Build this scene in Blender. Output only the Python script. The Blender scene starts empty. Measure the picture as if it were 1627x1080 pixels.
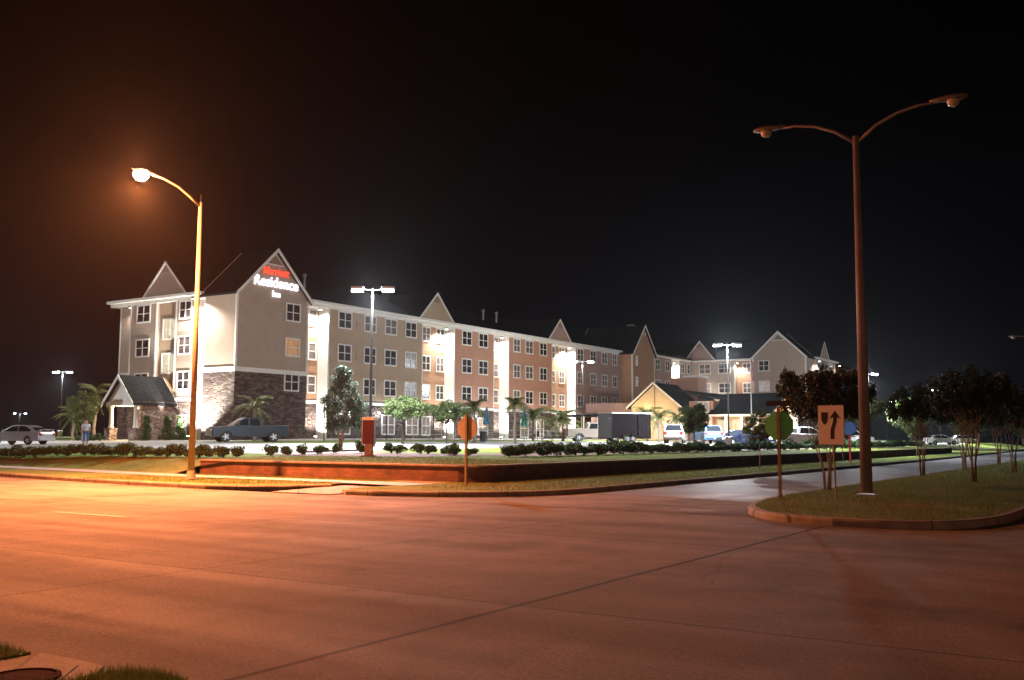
import bpy, bmesh, math, random
import numpy as np
from mathutils import Vector, Matrix
random.seed(7)
rng = np.random.default_rng(11)
sc = bpy.context.scene
COL = sc.collection
PI = math.pi
R = math.radians

# ------------------------------------------------------------------ materials
def mat(name, base=(.5, .5, .5), rough=.7, metal=0., spec=.5, emit=None, estr=0.):
    m = bpy.data.materials.new(name); m.use_nodes = True
    b = m.node_tree.nodes['Principled BSDF']
    b.inputs['Base Color'].default_value = (*base, 1)
    b.inputs['Roughness'].default_value = rough
    b.inputs['Metallic'].default_value = metal
    b.inputs['Specular IOR Level'].default_value = spec
    if emit:
        b.inputs['Emission Color'].default_value = (*emit, 1)
        b.inputs['Emission Strength'].default_value = estr
    return m
def nd(m, t, **kw):
    n = m.node_tree.nodes.new(t)
    for k, v in kw.items():
        if k in n.inputs: n.inputs[k].default_value = v
        else: setattr(n, k, v)
    return n
def lk(m, a, b): m.node_tree.links.new(a, b)
def ramp(m, src, stops):
    r = m.node_tree.nodes.new('ShaderNodeValToRGB')
    els = r.color_ramp.elements
    while len(els) < len(stops): els.new(.5)
    for e, (p, c) in zip(els, stops):
        e.position = p; e.color = (*c, 1) if len(c) == 3 else c
    lk(m, src, r.inputs['Fac'])
    return r.outputs['Color']
def mul(m, a, b, fac=1.):
    x = m.node_tree.nodes.new('ShaderNodeMix'); x.data_type = 'RGBA'; x.blend_type = 'MULTIPLY'
    x.inputs[0].default_value = fac
    lk(m, a, x.inputs[6]); lk(m, b, x.inputs[7]); return x.outputs[2]
def pos(m, scale=(1, 1, 1)):
    g = m.node_tree.nodes.new('ShaderNodeNewGeometry')
    p = m.node_tree.nodes.new('ShaderNodeMapping'); p.inputs['Scale'].default_value = scale
    lk(m, g.outputs['Position'], p.inputs['Vector']); return p.outputs['Vector']
def noise(m, vec, scale, detail=4, rough=.6):
    n = nd(m, 'ShaderNodeTexNoise', Scale=scale, Detail=detail, Roughness=rough)
    lk(m, vec, n.inputs['Vector']); return n.outputs['Fac']
def bump(m, h, dist, strength=1.):
    b = nd(m, 'ShaderNodeBump', Strength=strength, Distance=dist)
    lk(m, h, b.inputs['Height']); lk(m, b.outputs['Normal'], m.node_tree.nodes['Principled BSDF'].inputs['Normal'])
def setc(m, c): lk(m, c, m.node_tree.nodes['Principled BSDF'].inputs['Base Color'])
def mottled(name, c0, c1, scale=2., rough=.8, bmp=0., bscale=30., detail=6, spec=.4):
    m = mat(name, c0, rough, spec=spec); v = pos(m)
    setc(m, ramp(m, noise(m, v, scale, detail), [(.35, c0), (.68, c1)]))
    if bmp: bump(m, noise(m, v, bscale, 4), bmp)
    return m
def siding(name, c0, c1):
    m = mat(name, c0, .75, spec=.3); v = pos(m)
    c = ramp(m, noise(m, v, .8, 6), [(.3, c0), (.7, c1)])
    w = nd(m, 'ShaderNodeTexWave', wave_type='BANDS', bands_direction='Z', wave_profile='SAW', Scale=.314 / .2)
    lk(m, v, w.inputs['Vector'])
    shade = ramp(m, w.outputs['Fac'], [(0, (.78, .78, .78)), (.12, (1, 1, 1)), (1, (1, 1, 1))])
    setc(m, mul(m, c, shade)); bump(m, w.outputs['Fac'], .02, .6)
    return m
def stone(name, c0, c1, c2, sx=2.2, sz=5.):
    m = mat(name, c0, .85, spec=.25); v = pos(m, (sx, sx, sz))
    n = nd(m, 'ShaderNodeTexVoronoi', Scale=1.); lk(m, v, n.inputs['Vector'])
    sep = nd(m, 'ShaderNodeSeparateColor'); lk(m, n.outputs['Color'], sep.inputs[0])
    c = ramp(m, sep.outputs[0], [(0, c0), (.5, c1), (1, c2)])
    e = nd(m, 'ShaderNodeTexVoronoi', feature='DISTANCE_TO_EDGE', Scale=1.); lk(m, v, e.inputs['Vector'])
    j = ramp(m, e.outputs['Distance'], [(0, (.35, .35, .35)), (.08, (1, 1, 1))])
    setc(m, mul(m, c, j)); bump(m, ramp(m, e.outputs['Distance'], [(0, (0, 0, 0)), (.15, (1, 1, 1))]), .06, .9)
    return m
def leafmat(name, c0, c1, c2=None, transl=.25):
    m = mat(name, c0, .55, spec=.4)
    g = nd(m, 'ShaderNodeNewGeometry')
    st = [(0, c0), (1, c1)] if not c2 else [(0, c0), (.6, c1), (1, c2)]
    c = ramp(m, g.outputs['Random Per Island'], st); setc(m, c)
    t = nd(m, 'ShaderNodeBsdfTranslucent'); lk(m, c, t.inputs['Color'])
    x = nd(m, 'ShaderNodeMixShader'); x.inputs[0].default_value = transl
    lk(m, m.node_tree.nodes['Principled BSDF'].outputs[0], x.inputs[1]); lk(m, t.outputs[0], x.inputs[2])
    lk(m, x.outputs[0], m.node_tree.nodes['Material Output'].inputs['Surface'])
    return m

M = {}
# concrete of the junction: slab joints, stains, streaks along and across the street, grit
def road_mat():
    m = mat('concrete_road', (.3, .28, .26), .6, spec=.28); v = pos(m)
    big = ramp(m, noise(m, v, .10, 5), [(.3, (.165, .145, .130)), (.7, (.27, .235, .208))])
    st = noise(m, pos(m, (.05, .9, 1)), 1.3, 5)
    stc = ramp(m, st, [(.3, (.84, .83, .82)), (.62, (1.08, 1.08, 1.08))])
    st2 = noise(m, pos(m, (.5, .06, 1)), 1.1, 4)
    st2c = ramp(m, st2, [(.35, (.86, .85, .84)), (.65, (1.06, 1.06, 1.06))])
    fine = ramp(m, noise(m, v, 26., 5, .75), [(.32, (.55, .55, .55)), (.5, (1, 1, 1)), (.70, (1.45, 1.45, 1.45))])
    spk = nd(m, 'ShaderNodeTexVoronoi', Scale=9.); lk(m, v, spk.inputs['Vector'])
    spkc = ramp(m, spk.outputs['Distance'], [(0, (2.3, 2.2, 2.1)), (.08, (1.6, 1.5, 1.5)), (.13, (1, 1, 1))])
    stain = ramp(m, noise(m, v, .45, 7), [(.34, (.80, .79, .78)), (.5, (1, 1, 1))])
    c = mul(m, mul(m, mul(m, mul(m, mul(m, mul(m, big, stc), st2c), fine), spkc), stain), stain, 1.)
    dv = nd(m, 'ShaderNodeVectorMath', operation='ADD'); nz_ = nd(m, 'ShaderNodeTexNoise', Scale=.9, Detail=5.); lk(m, v, nz_.inputs['Vector']); lk(m, v, dv.inputs[0]); lk(m, nz_.outputs['Color'], dv.inputs[1])
    ck = nd(m, 'ShaderNodeTexVoronoi', feature='DISTANCE_TO_EDGE', Scale=.16); lk(m, dv.outputs[0], ck.inputs['Vector'])
    ckc = ramp(m, ck.outputs['Distance'], [(0, (.55,) * 3), (.0022, (1, 1, 1))])
    msk = ramp(m, noise(m, v, .22, 3), [(.5, (0, 0, 0)), (.58, (1, 1, 1))])
    mx = nd(m, 'ShaderNodeMix', data_type='RGBA', blend_type='MULTIPLY'); lk(m, msk, mx.inputs[0]); lk(m, c, mx.inputs[6]); lk(m, ckc, mx.inputs[7]); c = mx.outputs[2]
    # joints
    wob = noise(m, v, .8, 3)
    def line(axis, at, period, hw, dark, wobble=.05):
        s = nd(m, 'ShaderNodeSeparateXYZ'); lk(m, v, s.inputs[0])
        a = nd(m, 'ShaderNodeMath', operation='MULTIPLY_ADD'); a.inputs[1].default_value = wobble; lk(m, wob, a.inputs[0]); lk(m, s.outputs[axis], a.inputs[2])
        b = nd(m, 'ShaderNodeMath', operation='SUBTRACT'); lk(m, a.outputs[0], b.inputs[0]); b.inputs[1].default_value = at
        if period:
            q = nd(m, 'ShaderNodeMath', operation='PINGPONG'); lk(m, b.outputs[0], q.inputs[0]); q.inputs[1].default_value = period / 2
        else:
            q = nd(m, 'ShaderNodeMath', operation='ABSOLUTE'); lk(m, b.outputs[0], q.inputs[0])
        k = nd(m, 'ShaderNodeMath', operation='DIVIDE'); lk(m, q.outputs[0], k.inputs[0]); k.inputs[1].default_value = hw
        return ramp(m, k.outputs[0], [(.35, (dark,) * 3), (1, (1, 1, 1))])
    c = mul(m, c, line('X', -5.2, 0, .05, .12))
    c = mul(m, c, line('X', -5.2, 4.6, .03, .5))
    c = mul(m, c, line('Y', 8.2, 6.1, .032, .42))
    oil = nd(m, 'ShaderNodeTexVoronoi', Scale=.55); lk(m, dv.outputs[0], oil.inputs['Vector'])
    c = mul(m, c, ramp(m, oil.outputs['Distance'], [(0, (.5,) * 3), (.05, (.68,) * 3), (.16, (1, 1, 1))]))
    sheen_patch = ramp(m, noise(m, pos(m, (1, 1.6, 1)), .35, 6, .65), [(.52, (1, 1, 1)), (.66, (1.28, 1.27, 1.26))]); c = mul(m, c, sheen_patch)  # lighter patches paint a white sheen into the concrete colour
    setc(m, c)
    rr = ramp(m, st, [(.3, (.9,) * 3), (.65, (.78,) * 3)])
    lk(m, rr, m.node_tree.nodes['Principled BSDF'].inputs['Roughness'])
    bump(m, noise(m, v, 45., 4, .7), .012, .8)
    return m
M['road'] = road_mat()
M['street'] = mottled('side_street_concrete', (.20, .20, .21), (.31, .30, .30), .5, .6, .006, 50.)
M['lot'] = mottled('lot_concrete', (.34, .32, .30), (.46, .43, .41), .4, .75, .004, 40.)
M['walk'] = mottled('sidewalk_concrete', (.36, .33, .30), (.48, .45, .42), 2., .8, .004, 40.)
M['kerb'] = mottled('kerb_concrete', (.22, .20, .18), (.36, .32, .29), 3., .8, .01, 30.)
def joints(m, period, hw, dark):
    b = m.node_tree.nodes['Principled BSDF']; src = b.inputs['Base Color'].links[0].from_socket
    g = nd(m, 'ShaderNodeNewGeometry'); sx = nd(m, 'ShaderNodeSeparateXYZ'); lk(m, g.outputs['Position'], sx.inputs[0])
    a = nd(m, 'ShaderNodeMath', operation='ADD'); lk(m, sx.outputs['X'], a.inputs[0]); lk(m, sx.outputs['Y'], a.inputs[1])
    q = nd(m, 'ShaderNodeMath', operation='PINGPONG'); lk(m, a.outputs[0], q.inputs[0]); q.inputs[1].default_value = period / 2
    k = nd(m, 'ShaderNodeMath', operation='DIVIDE'); lk(m, q.outputs[0], k.inputs[0]); k.inputs[1].default_value = hw
    setc(m, mul(m, src, ramp(m, k.outputs[0], [(.4, (dark,) * 3), (1, (1, 1, 1))])))
joints(M['kerb'], 2.6, .035, .35); joints(M['walk'], 1.5, .02, .6)
def grass_mat(name, a, b, c):
    m = mat(name, a, .95, spec=.15); v = pos(m)
    k = ramp(m, noise(m, v, .7, 8, .7), [(.3, a), (.5, b), (.7, c)])
    f = ramp(m, noise(m, v, 14., 5, .7), [(.3, (.5, .5, .45)), (.65, (1.35, 1.3, 1.25))])
    p = ramp(m, noise(m, v, .33, 6, .7), [(.34, (1.35, .85, .75)), (.46, (1, 1, 1)), (.62, (.85, .95, .8))])
    setc(m, mul(m, mul(m, k, f), p)); bump(m, noise(m, v, 22., 5, .8), .06, .8)
    return m
M['lawn'] = grass_mat('lawn_turf', (.13, .185, .038), (.18, .235, .05), (.24, .27, .075))
M['dark_land'] = grass_mat('open_land', (.02, .022, .01), (.028, .03, .012), (.035, .033, .015))
M['mulch'] = mottled('bark_mulch', (.16, .08, .06), (.36, .22, .19), 6., .95, .03, 25.)
M['beige'] = siding('beige_lap_siding', (.345, .265, .215), (.40, .31, .25))
M['tan'] = siding('tan_lap_siding', (.355, .255, .175), (.41, .30, .205))
M['terra'] = siding('terracotta_lap_siding', (.40, .205, .14), (.46, .24, .165))
M['recess'] = siding('recess_lap_siding', (.33, .18, .11), (.40, .22, .135))
M['mauve'] = siding('dusky_pink_lap_siding', (.34, .22, .19), (.40, .265, .23))
M['brown'] = siding('brown_lap_siding', (.22, .145, .10), (.27, .18, .125))
M['stone'] = stone('ledge_stone', (.05, .034, .030), (.085, .06, .053), (.15, .115, .10), 1.7, 6.5)
M['stone_pale'] = stone('pale_ledge_stone', (.16, .11, .09), (.26, .19, .16), (.40, .32, .28))
def bricks(name, c0, c1, mort):
    m = mat(name, c0, .88, spec=.2)
    g = nd(m, 'ShaderNodeNewGeometry'); s = nd(m, 'ShaderNodeSeparateXYZ'); lk(m, g.outputs['Position'], s.inputs[0])
    a = nd(m, 'ShaderNodeMath', operation='ADD'); lk(m, s.outputs['X'], a.inputs[0]); lk(m, s.outputs['Y'], a.inputs[1])
    cb = nd(m, 'ShaderNodeCombineXYZ'); lk(m, a.outputs[0], cb.inputs['X']); lk(m, s.outputs['Z'], cb.inputs['Y'])
    b = nd(m, 'ShaderNodeTexBrick', Scale=1.); b.inputs['Brick Width'].default_value = .30; b.inputs['Row Height'].default_value = .10; b.inputs['Mortar Size'].default_value = .006
    b.inputs['Color1'].default_value = (*c0, 1); b.inputs['Color2'].default_value = (*c1, 1); b.inputs['Mortar'].default_value = (*mort, 1)
    lk(m, cb.outputs[0], b.inputs['Vector'])
    setc(m, mul(m, b.outputs['Color'], ramp(m, noise(m, g.outputs['Position'], 1.5, 6), [(.3, (.55,) * 3), (.7, (1.2,) * 3)])))
    bump(m, b.outputs['Fac'], .01, -.5); return m
M['brick'] = bricks('dark_red_retaining_brick', (.19, .095, .072), (.13, .070, .054), (.11, .09, .075))
M['cap'] = mottled('wall_capstone', (.22, .15, .11), (.32, .22, .16), 3., .85)
M['trim'] = mottled('white_painted_trim', (.70, .68, .64), (.78, .76, .72), 1., .6)
def shingles():
    m = mat('asphalt_shingle', (.03, .03, .035), .95, spec=.05); v = pos(m)
    n = ramp(m, noise(m, v, 3., 6), [(.3, (.012, .014, .016)), (.7, (.028, .031, .034))])
    w = nd(m, 'ShaderNodeTexWave', wave_type='BANDS', bands_direction='Z', wave_profile='SAW', Scale=2.6)
    lk(m, v, w.inputs['Vector'])
    setc(m, mul(m, n, ramp(m, w.outputs['Fac'], [(0, (.5,) * 3), (.2, (1,) * 3)])))
    bump(m, w.outputs['Fac'], .02, .5); return m
M['roof'] = shingles()
def glass(name, a, b, rough=.08):
    m = mat(name, a, rough, spec=.6); v = pos(m, (1, 1, 1))
    setc(m, ramp(m, noise(m, v, .6, 2), [(.4, a), (.6, b)])); return m
M['glass'] = glass('dark_window_glass', (.025, .02, .022), (.055, .042, .045))
M['glass_curtain'] = mottled('curtained_glass', (.10, .075, .07), (.17, .13, .12), 1.5, .25, spec=.6)
def litglass(name, c0, c1, s):
    m = mat(name, (.05, .05, .05), .2)
    v = pos(m, (5, 5, .6)); c = ramp(m, noise(m, v, 1.3, 3), [(.35, c0), (.65, c1)])
    b = m.node_tree.nodes['Principled BSDF']; lk(m, c, b.inputs['Emission Color']); b.inputs['Emission Strength'].default_value = s
    return m
M['lit_cream'] = litglass('lit_cream_window', (.70, .55, .33), (1, .90, .66), .85)
M['lit_warm'] = litglass('lit_curtained_window', (.22, .07, .02), (.85, .42, .14), .75)
M['lit_pink'] = litglass('lit_pale_window', (.5, .38, .32), (.75, .62, .56), .45)
M['lit_entry'] = litglass('lit_entrance_glass', (.9, .62, .30), (1, .82, .52), 1.0)
M['steel'] = mottled('galvanised_steel', (.30, .29, .28), (.42, .40, .39), 3., .45)
M['dark_metal'] = mat('dark_bronze_metal', (.03, .028, .03), .5, .3)
M['grey_pole'] = mottled('grey_painted_pole', (.19, .175, .20), (.27, .25, .28), 1.5, .5)
M['lamp_housing'] = mat('lamp_housing_grey', (.16, .13, .12), .5, .2)
M['lamp_glass_off'] = mat('unlit_lamp_glass', (.42, .38, .34), .25)
M['white_lens'] = mat('lit_white_lens', (.8, .8, .8), .4, emit=(.66, .80, 1), estr=60)
M['white_lens_far'] = mat('lit_far_lens', (.8, .8, .8), .4, emit=(.85, .92, 1), estr=14)
M['sodium_lens'] = mat('lit_sodium_lens', (.8, .6, .4), .4, emit=(1, .52, .20), estr=260)
M['wall_lens'] = mat('lit_wall_light_lens', (.8, .8, .8), .4, emit=(1, .98, .90), estr=25)
M['warm_lens'] = mat('lit_warm_lens', (.8, .6, .4), .4, emit=(1, .6, .25), estr=12)
for k in ('white_lens', 'white_lens_far', 'sodium_lens', 'wall_lens', 'warm_lens', 'lit_cream', 'lit_warm', 'lit_pink', 'lit_entry'):
    M[k].cycles.emission_sampling = 'NONE'
M['sign_red'] = mat('red_lit_lettering', (.6, .05, .03), .5, emit=(1, .09, .035), estr=1.1)
M['sign_white'] = mat('white_lit_lettering', (.8, .8, .8), .5, emit=(.86, .84, 1), estr=1.7)
M['monument_red'] = mottled('deep_red_sign_paint', (.085, .008, .018), (.11, .01, .022), 2., .45)
M['white_paint'] = mat('white_paint', (.75, .74, .72), .5)
M['sign_alu'] = mottled('weathered_sign_aluminium', (.30, .27, .24), (.42, .38, .34), 4., .55)
M['sign_face'] = mat('white_reflective_sheeting', (.74, .76, .92), .4)
M['sign_black'] = mat('black_sign_ink', (.015, .012, .012), .5)
M['green_light_back'] = mat('green_light_sign_back', (.15, .74, .30), .5)  # green light falling on the sign back, put into its base colour
M['blue_back'] = mat('blue_sign_back', (.02, .20, .62), .5)
M['red_post'] = mat('red_post_paint', (.55, .04, .06), .5)
M['post'] = mottled('weathered_post', (.20, .17, .13), (.28, .24, .18), 6., .6)
M['sign_edge'] = mat('sign_edge_metal', (.45, .42, .40), .5)
M['bark'] = mottled('smooth_tan_bark', (.16, .12, .09), (.30, .23, .17), 8., .85)
M['dark_bark'] = mottled('dark_bark', (.05, .04, .03), (.11, .085, .065), 8., .9)
M['palm_bark'] = mottled('palm_bark', (.18, .14, .11), (.34, .28, .22), 9., .9, .03, 20.)
M['leaf_myrtle'] = leafmat('crepe_myrtle_leaves', (.014, .026, .012), (.045, .066, .032), (.19, .22, .12))
M['leaf_green'] = leafmat('fresh_green_leaves', (.045, .075, .022), (.11, .155, .05), (.20, .24, .10))
M['leaf_dark'] = leafmat('dark_green_leaves', (.008, .022, .009), (.018, .042, .017), (.04, .075, .03))
M['leaf_grey'] = leafmat('grey_green_leaves', (.035, .058, .038), (.075, .11, .07), (.13, .175, .12))
M['leaf_palm'] = leafmat('palm_fronds', (.09, .11, .035), (.19, .22, .075), (.32, .34, .15))
M['leaf_shrub'] = leafmat('shrub_leaves', (.028, .06, .02), (.065, .12, .038), (.14, .20, .075))
M['blade'] = leafmat('grass_blades', (.10, .15, .03), (.16, .22, .05), (.24, .25, .08), .3)
M['rubber'] = mat('tyre_rubber', (.02, .02, .02), .85)
M['rim'] = mat('alloy_rim', (.45, .45, .46), .35, .2)
M['chrome'] = mat('bright_chrome', (.7, .7, .72), .15, 1.)
M['car_glass'] = mat('car_window_glass', (.012, .014, .018), .06, spec=.7)
M['head_glass'] = mat('headlamp_glass', (.6, .62, .64), .15)
M['tail_glass'] = mat('tail_lamp_glass', (.35, .02, .02), .2)
def paint(n, c, metal=.4, rough=.3):
    m = mat(n, c, rough, metal); m.node_tree.nodes['Principled BSDF'].inputs['Coat Weight'].default_value = .6
    return m
P = dict(silver=paint('silver_paint', (.42, .43, .48)), slate=paint('slate_blue_paint', (.018, .028, .038)),
         sand=paint('sand_paint', (.42, .36, .30)), white=paint('white_car_paint', (.75, .75, .75), 0.),
         grey=paint('pale_grey_paint', (.45, .44, .43)), blue=paint('bright_blue_paint', (.10, .22, .42)),
         navy=paint('navy_paint', (.012, .018, .045)), black=paint('black_car_paint', (.02, .02, .022)),
         ice=paint('ice_blue_paint', (.35, .42, .52)), red=paint('red_car_paint', (.4, .02, .02)))
M['trailer'] = mottled('charcoal_trailer_skin', (.0065, .005, .006), (.009, .007, .008), .5, .85, spec=.02)
M['trailer_front'] = paint('treadplate', (.20, .21, .23), .7, .4)
M['teal'] = mottled('teal_canvas', (.03, .30, .32), (.05, .42, .44), 3., .85)
M['sky_canvas'] = mottled('blue_canvas', (.03, .17, .32), (.05, .25, .42), 3., .85)
M['skin'] = mat('skin', (.50, .30, .21), .6)
M['shirt_ice'] = mat('pale_blue_cotton', (.50, .60, .66), .85)
M['shirt_white'] = mat('white_cotton', (.68, .68, .68), .85)
M['denim'] = mat('blue_denim', (.04, .10, .24), .85)
M['pale_trousers'] = mat('pale_trousers', (.45, .48, .55), .85)
M['hair'] = mat('brown_hair', (.05, .03, .02), .7)
M['iron'] = mottled('rusty_cast_iron', (.05, .018, .013), (.11, .04, .03), 14., .95, .02, 40., spec=.05)
M['flag_red'] = mottled('dark_flag_cloth', (.22, .06, .06), (.40, .30, .30), 3., .9)
M['road_paint'] = mottled('worn_road_paint', (.24, .22, .20), (.48, .46, .45), 6., .6)

# ------------------------------------------------------------------ mesh builder
class MB:
    def __init__(s): s.v = []; s.f = []; s.mi = []; s.ch = []
    def add(s, vs, fs, k=0):
        n = len(s.v); s.ch.append((n, len(s.f))); s.v += [tuple(p) for p in vs]
        for f in fs: s.f.append(tuple(i + n for i in f)); s.mi.append(k)
        return s
    def box(s, x0, x1, y0, y1, z0, z1, k=0):
        if x0 > x1: x0, x1 = x1, x0
        if y0 > y1: y0, y1 = y1, y0
        return s.add([(x0, y0, z0), (x1, y0, z0), (x1, y1, z0), (x0, y1, z0), (x0, y0, z1), (x1, y0, z1), (x1, y1, z1), (x0, y1, z1)],
                     [(0, 3, 2, 1), (4, 5, 6, 7), (0, 1, 5, 4), (1, 2, 6, 5), (2, 3, 7, 6), (3, 0, 4, 7)], k)
    def prism(s, pts, axis, a, b, k=0):
        def P3(p, t): return {'x': (t, p[0], p[1]), 'y': (p[0], t, p[1]), 'z': (p[0], p[1], t)}[axis]
        n = len(pts)
        vs = [P3(p, a) for p in pts] + [P3(p, b) for p in pts]
        fs = [tuple(range(n))[::-1], tuple(range(n, 2 * n))] + [(i, (i + 1) % n, n + (i + 1) % n, n + i) for i in range(n)]
        return s.add(vs, fs, k)
    def slab(s, quad, t, k=0):          # a sloping slab: four corners and a thickness downward
        vs = [tuple(q) for q in quad] + [(q[0], q[1], q[2] - t) for q in quad]
        return s.add(vs, [(0, 1, 2, 3), (7, 6, 5, 4), (0, 4, 5, 1), (1, 5, 6, 2), (2, 6, 7, 3), (3, 7, 4, 0)], k)
    def tube(s, pts, rad, n=8, k=0, cap=True):
        pts = [Vector(p) for p in pts]
        if not isinstance(rad, (list, tuple)): rad = [rad] * len(pts)
        base = len(s.v); vs = []; prev = None
        for i, p in enumerate(pts):
            d = (pts[min(i + 1, len(pts) - 1)] - pts[max(i - 1, 0)])
            d = d.normalized() if d.length > 1e-9 else Vector((0, 0, 1))
            if prev is None:
                u = d.cross(Vector((0, 1, 0)) if abs(d.y) < .9 else Vector((1, 0, 0))).normalized()
            else:
                u = (prev - d * prev.dot(d)).normalized()
            prev = u; w = d.cross(u)
            for j in range(n):
                a = 2 * PI * j / n; vs.append(p + (u * math.cos(a) + w * math.sin(a)) * rad[i])
        fs = []
        for i in range(len(pts) - 1):
            for j in range(n):
                fs.append((i * n + j, i * n + (j + 1) % n, (i + 1) * n + (j + 1) % n, (i + 1) * n + j))
        if cap:
            fs.append(tuple(range(n))[::-1]); fs.append(tuple((len(pts) - 1) * n + j for j in range(n)))
        return s.add(vs, fs, k)
    def lathe(s, prof, n=16, c=(0, 0, 0), k=0, axis='z'):
        vs = []
        for r, z in prof:
            for j in range(n):
                a = 2 * PI * j / n; x, y = r * math.cos(a), r * math.sin(a)
                vs.append((c[0] + x, c[1] + y, c[2] + z) if axis == 'z' else (c[0] + x, c[1] + z, c[2] + y))
        fs = [(i * n + j, i * n + (j + 1) % n, (i + 1) * n + (j + 1) % n, (i + 1) * n + j) for i in range(len(prof) - 1) for j in range(n)]
        fs += [tuple(range(n))[::-1], tuple((len(prof) - 1) * n + j for j in range(n))]
        return s.add(vs, fs, k)
    def mesh(s, name, mats, org=(0, 0, 0), smooth=False):
        me = bpy.data.meshes.new(name)
        me.from_pydata([(p[0] - org[0], p[1] - org[1], p[2] - org[2]) for p in s.v], [], s.f)
        for m in (mats if isinstance(mats, (list, tuple)) else [mats]): me.materials.append(m)
        me.polygons.foreach_set('material_index', s.mi)
        if smooth: me.polygons.foreach_set('use_smooth', [True] * len(s.f))
        me.update()
        bm = bmesh.new(); bm.from_mesh(me); bmesh.ops.recalc_face_normals(bm, faces=bm.faces); bm.to_mesh(me); bm.free()
        return me
    def build(s, name, mats, parent=None, smooth=False, bevel=0):
        org = ORG.get(parent.name, (0, 0, 0)) if parent else (0, 0, 0)
        o = bpy.data.objects.new(name, s.mesh(name, mats, org, smooth)); COL.objects.link(o)
        o.parent = parent
        ORG[o.name] = org
        if bevel:
            b = o.modifiers.new('bevel', 'BEVEL'); b.width = bevel; b.segments = 2; b.limit_method = 'ANGLE'
        return o
def parts(mb, name, m, parent, **k):      # every piece of the builder as an object of its own
    out = []
    for i, (v0, f0) in enumerate(mb.ch):
        v1, f1 = mb.ch[i + 1] if i + 1 < len(mb.ch) else (len(mb.v), len(mb.f))
        q = MB(); q.add(mb.v[v0:v1], [tuple(j - v0 for j in f) for f in mb.f[f0:f1]])
        out.append(q.build(name, m, parent, **k))
    return out
ORG = {}
def tag(o, label=None, cat=None, group=None, kind=None):
    if label: o['label'] = label
    if cat: o['category'] = cat
    if group: o['group'] = group
    if kind: o['kind'] = kind
    return o
def thing(name, label, cat, loc=(0, 0, 0), rot=0, group=None, world=False):
    o = bpy.data.objects.new(name, None); COL.objects.link(o)
    o.empty_display_size = .2
    o.location = loc; o.rotation_euler = (0, 0, rot)
    ORG[o.name] = tuple(loc) if world else (0, 0, 0)
    return tag(o, label, cat, group)
def single(mb, name, m, label, cat, group=None, kind=None, org=(0, 0, 0), smooth=False):
    o = bpy.data.objects.new(name, mb.mesh(name, m, org, smooth)); COL.objects.link(o); o.location = org
    return tag(o, label, cat, group, kind)
def dup(root, loc, rot=0, label=None, scale=None, group=None):
    r = root.copy(); COL.objects.link(r); r.location = loc; r.rotation_euler = (0, 0, rot)
    if scale: r.scale = scale if isinstance(scale, tuple) else (scale,) * 3
    if label: r['label'] = label
    if group: r['group'] = group
    for ch in list(root.children):
        c = ch.copy(); COL.objects.link(c); c.parent = r
        for g in list(ch.children):
            d = g.copy(); COL.objects.link(d); d.parent = c
    return r
def struct(mb, name, m, smooth=False):
    o = mb.build(name, m, smooth=smooth); o['kind'] = 'structure'; return o

# ------------------------------------------------------------------ terrain
def lerp(x, t):
    for (a, b), (c, d) in zip(t, t[1:]):
        if x <= c: return b + (d - b) * max(0, (x - a)) / (c - a)
    return t[-1][1]
KY = [(-160, 27.5), (-60, 24.2), (-38.4, 22.1), (-25, 20.5), (-10, 20.5)]      # far kerb of the main street
def gz(x, y):
    inset = min(-18.3 - x, y - 26.2)
    plat = lerp(inset, [(0, .65), (5, .74), (12, .84), (20, 1.08), (30, 1.25), (40, 1.42), (60, 1.5)])
    if x < -31.9:
        d = y - lerp(x, KY)
        return min(plat, lerp(d, [(0, .15), (3.9, .17), (6.4, .78), (12, .86), (400, 9)]))
    return plat
def grid(xs, ys, off=0, fz=gz):
    m = MB(); nx = len(xs)
    vs = [(x, y, fz(x, y) + off) for y in ys for x in xs]
    fs = [(j * nx + i, j * nx + i + 1, (j + 1) * nx + i + 1, (j + 1) * nx + i) for j in range(len(ys) - 1) for i in range(nx - 1)]
    return m.add(vs, fs)
def fr(a, b, s=2):
    n = max(1, round((b - a) / s)); return [a + (b - a) * i / n for i in range(n + 1)]
struct(MB().add([(-700, -200, -.3), (400, -200, -.3), (400, 700, -.3), (-700, 700, -.3)], [(0, 1, 2, 3)]), 'ground', M['dark_land'])
struct(MB().add([(-200, -8, 0), (80, -8, 0), (80, 20.5, 0), (-10, 20.5, 0), (-25, 20.5, 0), (-38.4, 22.1, 0), (-60, 24.2, 0), (-200, 30, 0)], [(0, 1, 2, 3, 4, 5, 6, 7)]), 'main_street', M['road'])
struct(MB().add([(-20, 20.3, .004), (8, 20.3, .004), (8, 260, .004), (-20, 260, .004)], [(0, 1, 2, 3)]), 'side_street', M['street'])
# the road colour of the junction reaches into the side street mouth
struct(MB().add([(-20, 20, .008), (8, 20, .008), (8, 24.5, .008), (-6, 24.0, .008), (-12, 25.5, .008), (-20, 25.5, .008)], [(0, 1, 2, 3, 4, 5)]), 'junction_mouth', M['road'])

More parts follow.
